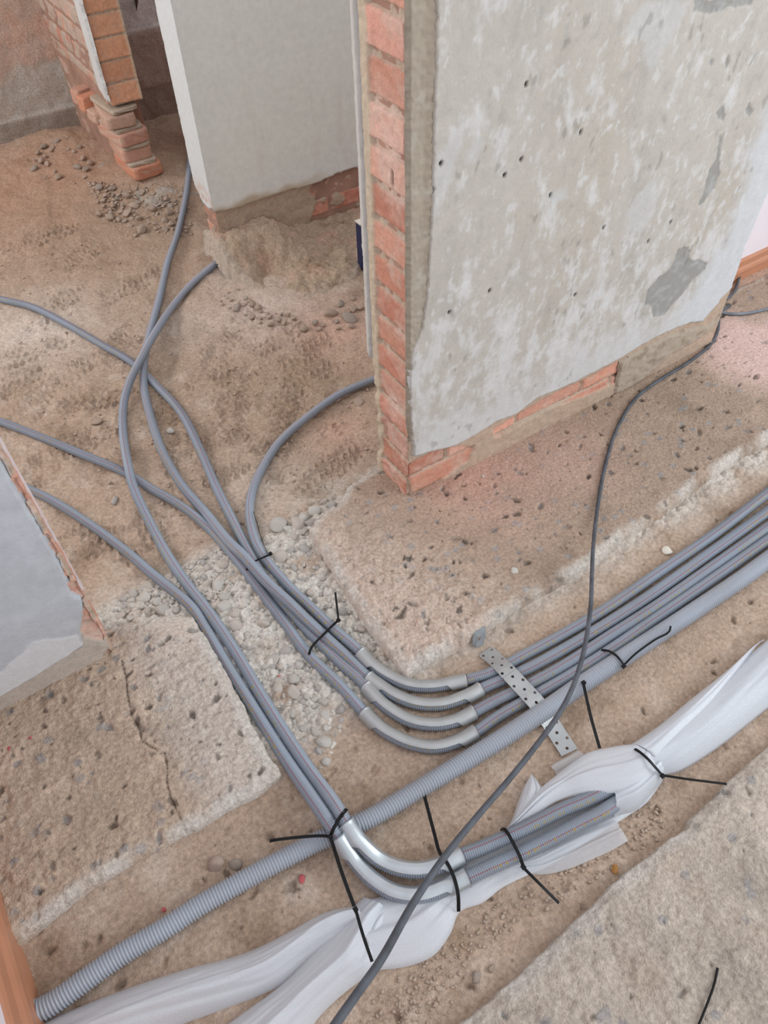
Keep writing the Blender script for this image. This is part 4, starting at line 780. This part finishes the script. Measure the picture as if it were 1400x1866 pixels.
def scatter(n, poly, rlo, rhi, meshes, name, label, cat, grp, pw=2.0, sink=.25, slabclear=True):
    rest = label.split(cat, 1)[1].strip()
    k = 0; tries = 0; mine = []; xs_ = [q[0] for q in poly]; ys_ = [q[1] for q in poly]
    while k < n and tries < n*120:
        tries += 1; px_, py_ = rs.uniform(min(xs_), max(xs_)), rs.uniform(min(ys_), max(ys_))
        if not inpoly((px_, py_), poly): continue
        r = rlo+(rhi-rlo)*rs.rand()**pw; p = on(px_, py_, r*(.55-sink)+.003)
        if not clear(p, r*1.1): continue
        if any((p[0]-a)**2+(p[1]-b_)**2 < ((r+c__)*.82)**2 for a, b_, c__ in PLACED): continue
        if slabclear and max(float(sdf(np.array([p[0]]), np.array([p[1]]), s__)[0]) for s__ in (CS, LS)) > -r*.7: continue
        mine.append((r, put(meshes[rs.randint(len(meshes))], name, p, r, label, cat, grp))); k += 1
    mine.sort(key=lambda t: -t[0])
    for (_, o_), wd in zip(mine, ('largest', 'second largest', 'third largest')): o_['label'] = '%s %s %s' % (wd, cat, rest)
GAPP = [(205, 1100), (300, 1065), (340, 1030), (400, 1000), (440, 990), (500, 1010), (560, 985), (600, 1060), (640, 1110), (690, 1170), (712, 1205), (690, 1220), (640, 1250), (620, 1330), (590, 1400), (540, 1400), (480, 1300), (420, 1200), (345, 1110), (260, 1122), (215, 1130)]
scatter(185, GAPP, .0075, .022, SM, 'pebble', 'pale dusty pebble in the gravel between the two slabs, beside the conduits', 'pebble', 'pebbles in the doorway gravel', 2.2)
scatter(26, [(205, 1128), (212, 1095), (290, 1060), (340, 1075), (330, 1100), (262, 1118)], .010, .020, SM, 'pebble', 'pale rounded pebble heaped at the top end of the left slab', 'pebble', 'pebbles at the left slab end', 1.6)
scatter(16, [(500, 960), (560, 930), (600, 905), (620, 915), (570, 965), (540, 985)], .010, .030, SM, 'pebble', 'pale stone at the broken rear corner of the middle slab', 'stone', 'stones at the slab corner', 1.5)
scatter(30, [(395, 520), (430, 520), (470, 560), (530, 572), (560, 600), (500, 600), (430, 570), (400, 560)], .009, .020, SM2, 'stone', 'small rounded stone lying at the foot of the broken footing', 'stone', 'stones below the broken footing', 1.6)
scatter(12, [(560, 570), (650, 540), (668, 560), (640, 600), (560, 605)], .010, .030, SM2, 'stone', 'stone on the pinkish sand right of the broken footing', 'stone', 'stones right of the footing', 1.4)
scatter(46, [(170, 330), (215, 345), (270, 375), (330, 350), (345, 420), (250, 420), (180, 390)], .010, .028, SM2, 'stone', 'rubble stone at the foot of the broken brick pier', 'stone', 'rubble below the pier', 1.6)
scatter(24, [(20, 300), (60, 270), (120, 240), (180, 300), (160, 340), (60, 320)], .008, .022, SM2, 'stone', 'rubble stone in front of the far left wall corner', 'stone', 'rubble by the far left wall', 1.6)
for q, r, me, lb in (((540, 955), .030, SM[3], 'large flat pale stone beside the rear corner of the middle slab'), ((498, 1205), .021, SM[1], 'whitish lump beside the four-pipe bundle, largest in the doorway gravel'), ((655, 732), .018, SM2[1], 'rounded stone just left of the brick wall corner'),
                     ((178, 768), .018, SM2[0], 'flat stone on the trodden sand left of the crossing conduits'), ((312, 785), .016, SM[5], 'pale shard between the conduits on the sand'), ((208, 912), .014, SM[2], 'white shard on the sand above the left pipe'),
                     ((1217, 1003), .017, None, 'angular cream stone above the pipes at the right'), ((397, 1578), .022, SM2[4], 'long grey lump half sunk in the trench above the thick conduit'), ((429, 1576), .016, SM2[5], 'rounder grey lump beside the long one above the thick conduit'),
                     ((867, 1780), .013, SM2[2], 'brown pebble in the trench right of the hanging cable'), ((895, 1765), .009, SM2[3], 'small brown pebble in the trench near the slab edge')):
    p = on(*q, r*.2); me = me or stone_mesh('cream_stone', 91, M_WHITE, .7, 1.0); put(me, 'stone', p, r, lb, 'stone', None)
for q, r, lb in (((938, 1040), .011, 'white pebble set in the middle slab, right of centre'), ((880, 868), .006, 'tiny pale pebble on the slab below the brick corner')):
    put(SM[0], 'pebble', P(*q, .002), r, lb, 'pebble', None)
for q, r, m_, lb in (((1122, 1584), .011, M_OCHRE, 'orange-brown chip in the trench below the thin foam flap'), ((550, 1602), .008, M_RED, 'bright red plastic chip below the thick conduit'), ((299, 1657), .006, M_RED, 'small red chip above the thick conduit'),
                     ((340, 1659), .005, M_RED, 'tiny red chip touching the thick conduit'), ((227, 1726), .004, M_RED, 'tiny red crumb above the thick conduit near the skirting'), ((511, 1234), .008, M_RED, 'pinkish red chip in the gravel between the pipe runs'), ((78, 1865), .007, M_RED, 'red-brown chip at the skirting where the thick conduit ends')):
    put(stone_mesh('chip', int(q[0]), m_, .35, 1.1), 'chip', on(*q, .004), r, lb, 'chip', None)
for q, r, lb in (((16, 1364), .006, 'red fleck on the left slab nearest the picture edge'), ((54, 1345), .005, 'red fleck on the left slab below the plaster wall')):
    put(stone_mesh('chip', int(q[0]), M_RED, .3, 1.1), 'chip', P(*q, .003), r, lb, 'chip', None)
# pebbles of the doorway gravel: tell them apart by size and by the pipes they lie beside
EL = spline(cobs[4][0], .02)[0]; AL = spline(cobs[0][0], .02)[0]
for o_ in [q for q in C.objects if q.get('group') == 'pebbles in the doorway gravel' and q['label'].startswith('pale dusty')]:
    x_, y_ = o_.location.x, o_.location.y; r_ = max(o_.scale)
    xe = EL[np.argmin(np.abs(EL[:, 1]-y_)), 0]; xa = AL[np.argmin(np.abs(AL[:, 1]-y_)), 0]
    side = 'left of the two-pipe run' if x_ < xe else ('between the two pipe runs' if x_ < xa-.04 else 'between the four-pipe bundle and middle slab')
    sz = 'tiny' if r_ < .0095 else ('small' if r_ < .012 else ('middling' if r_ < .016 else 'big'))
    dep = 'at the rear' if y_ > 1.22 else ('halfway along' if y_ > .98 else 'toward the trench')
    o_['label'] = '%s pale pebble %s, %s' % (sz, side, dep); o_['group'] = '%s pebbles %s %s' % (sz, side, dep)
# small gravel and crumbs nobody could count
def crumbs(name, n, poly, rlo, rhi, mat, label, seed, sink=.2):
    rs_ = np.random.RandomState(seed); import bmesh
    bm = bmesh.new(); bmesh.ops.create_icosphere(bm, subdivisions=1, radius=1); bm.verts.ensure_lookup_table()
    bv = np.array([v_.co[:] for v_ in bm.verts]); bf = np.array([[v_.index for v_ in f_.verts] for f_ in bm.faces]); bm.free()
    xs_ = [q[0] for q in poly]; ys_ = [q[1] for q in poly]; V = []; F = []; k = 0
    while k < n:
        q = (rs_.uniform(min(xs_), max(xs_)), rs_.uniform(min(ys_), max(ys_)))
        if not inpoly(q, poly): continue
        r = rlo+(rhi-rlo)*rs_.rand()**2; p = on(*q, r*.3)
        if max(float(sdf(np.array([p[0]]), np.array([p[1]]), s__)[0]) for s__ in (CS, LS)) > 0: k += 1; continue
        b_ = bv*(1+.35*rs_.uniform(-1, 1, (len(bv), 1)))*np.array([rs_.uniform(.8, 1.4), rs_.uniform(.7, 1.1), .7])*r; a = rs_.rand()*6.28
        b_ = b_@np.array([[math.cos(a), math.sin(a), 0], [-math.sin(a), math.cos(a), 0], [0, 0, 1]])
        F.append(bf+len(V)*len(bv)); V.append(b_+p); k += 1
    return tag(mk(name, np.vstack(V), np.vstack(F), mat), label, 'gravel', None, 'stuff')
crumbs('gravel', 3800, GAPP, .0022, .0085, M_STONE[0], 'fine pale gravel filling the gap between the two slabs under the conduits', 1)
crumbs('rubble_crumbs', 500, [(150, 330), (340, 340), (350, 430), (220, 430)], .003, .010, M_STONE2[0], 'fine rubble crumbs around the foot of the brick pier', 2)
crumbs('sand_crumbs', 900, [(380, 500), (660, 560), (690, 830), (600, 940), (480, 960), (300, 1000), (0, 700), (0, 400), (200, 420)], .0015, .006, M_STONE2[1], 'small crumbs strewn over the trodden sand behind the doorway', 3)
crumbs('trench_grit', 600, [(860, 1740), (1250, 1500), (1180, 1460), (860, 1680), (700, 1800), (640, 1866), (820, 1866)], .0012, .0045, M_STONE2[0], 'fine grit in the trench between the foam and the near slab', 4)
# navy container behind the wall
p = P(668, 440, -.05)
bb = empty('blue_box', tuple(p), label='navy blue box peeping out behind the brick wall end at footing level', cat='box'); inv = Matrix.Translation(bb.location).inverted()
p0 = ony(657, 409, 2.34)
o_ = box('body', (p0[0], 2.34, -.12), (p0[0]+.12, 2.375, p0[2]-.004), M_BLUE, bb); o_.matrix_parent_inverse = inv
o_ = box('lid', (p0[0]-.002, 2.338, p0[2]-.004), (p0[0]+.122, 2.377, p0[2]+.001), M_WHITE, bb); o_.matrix_parent_inverse = inv
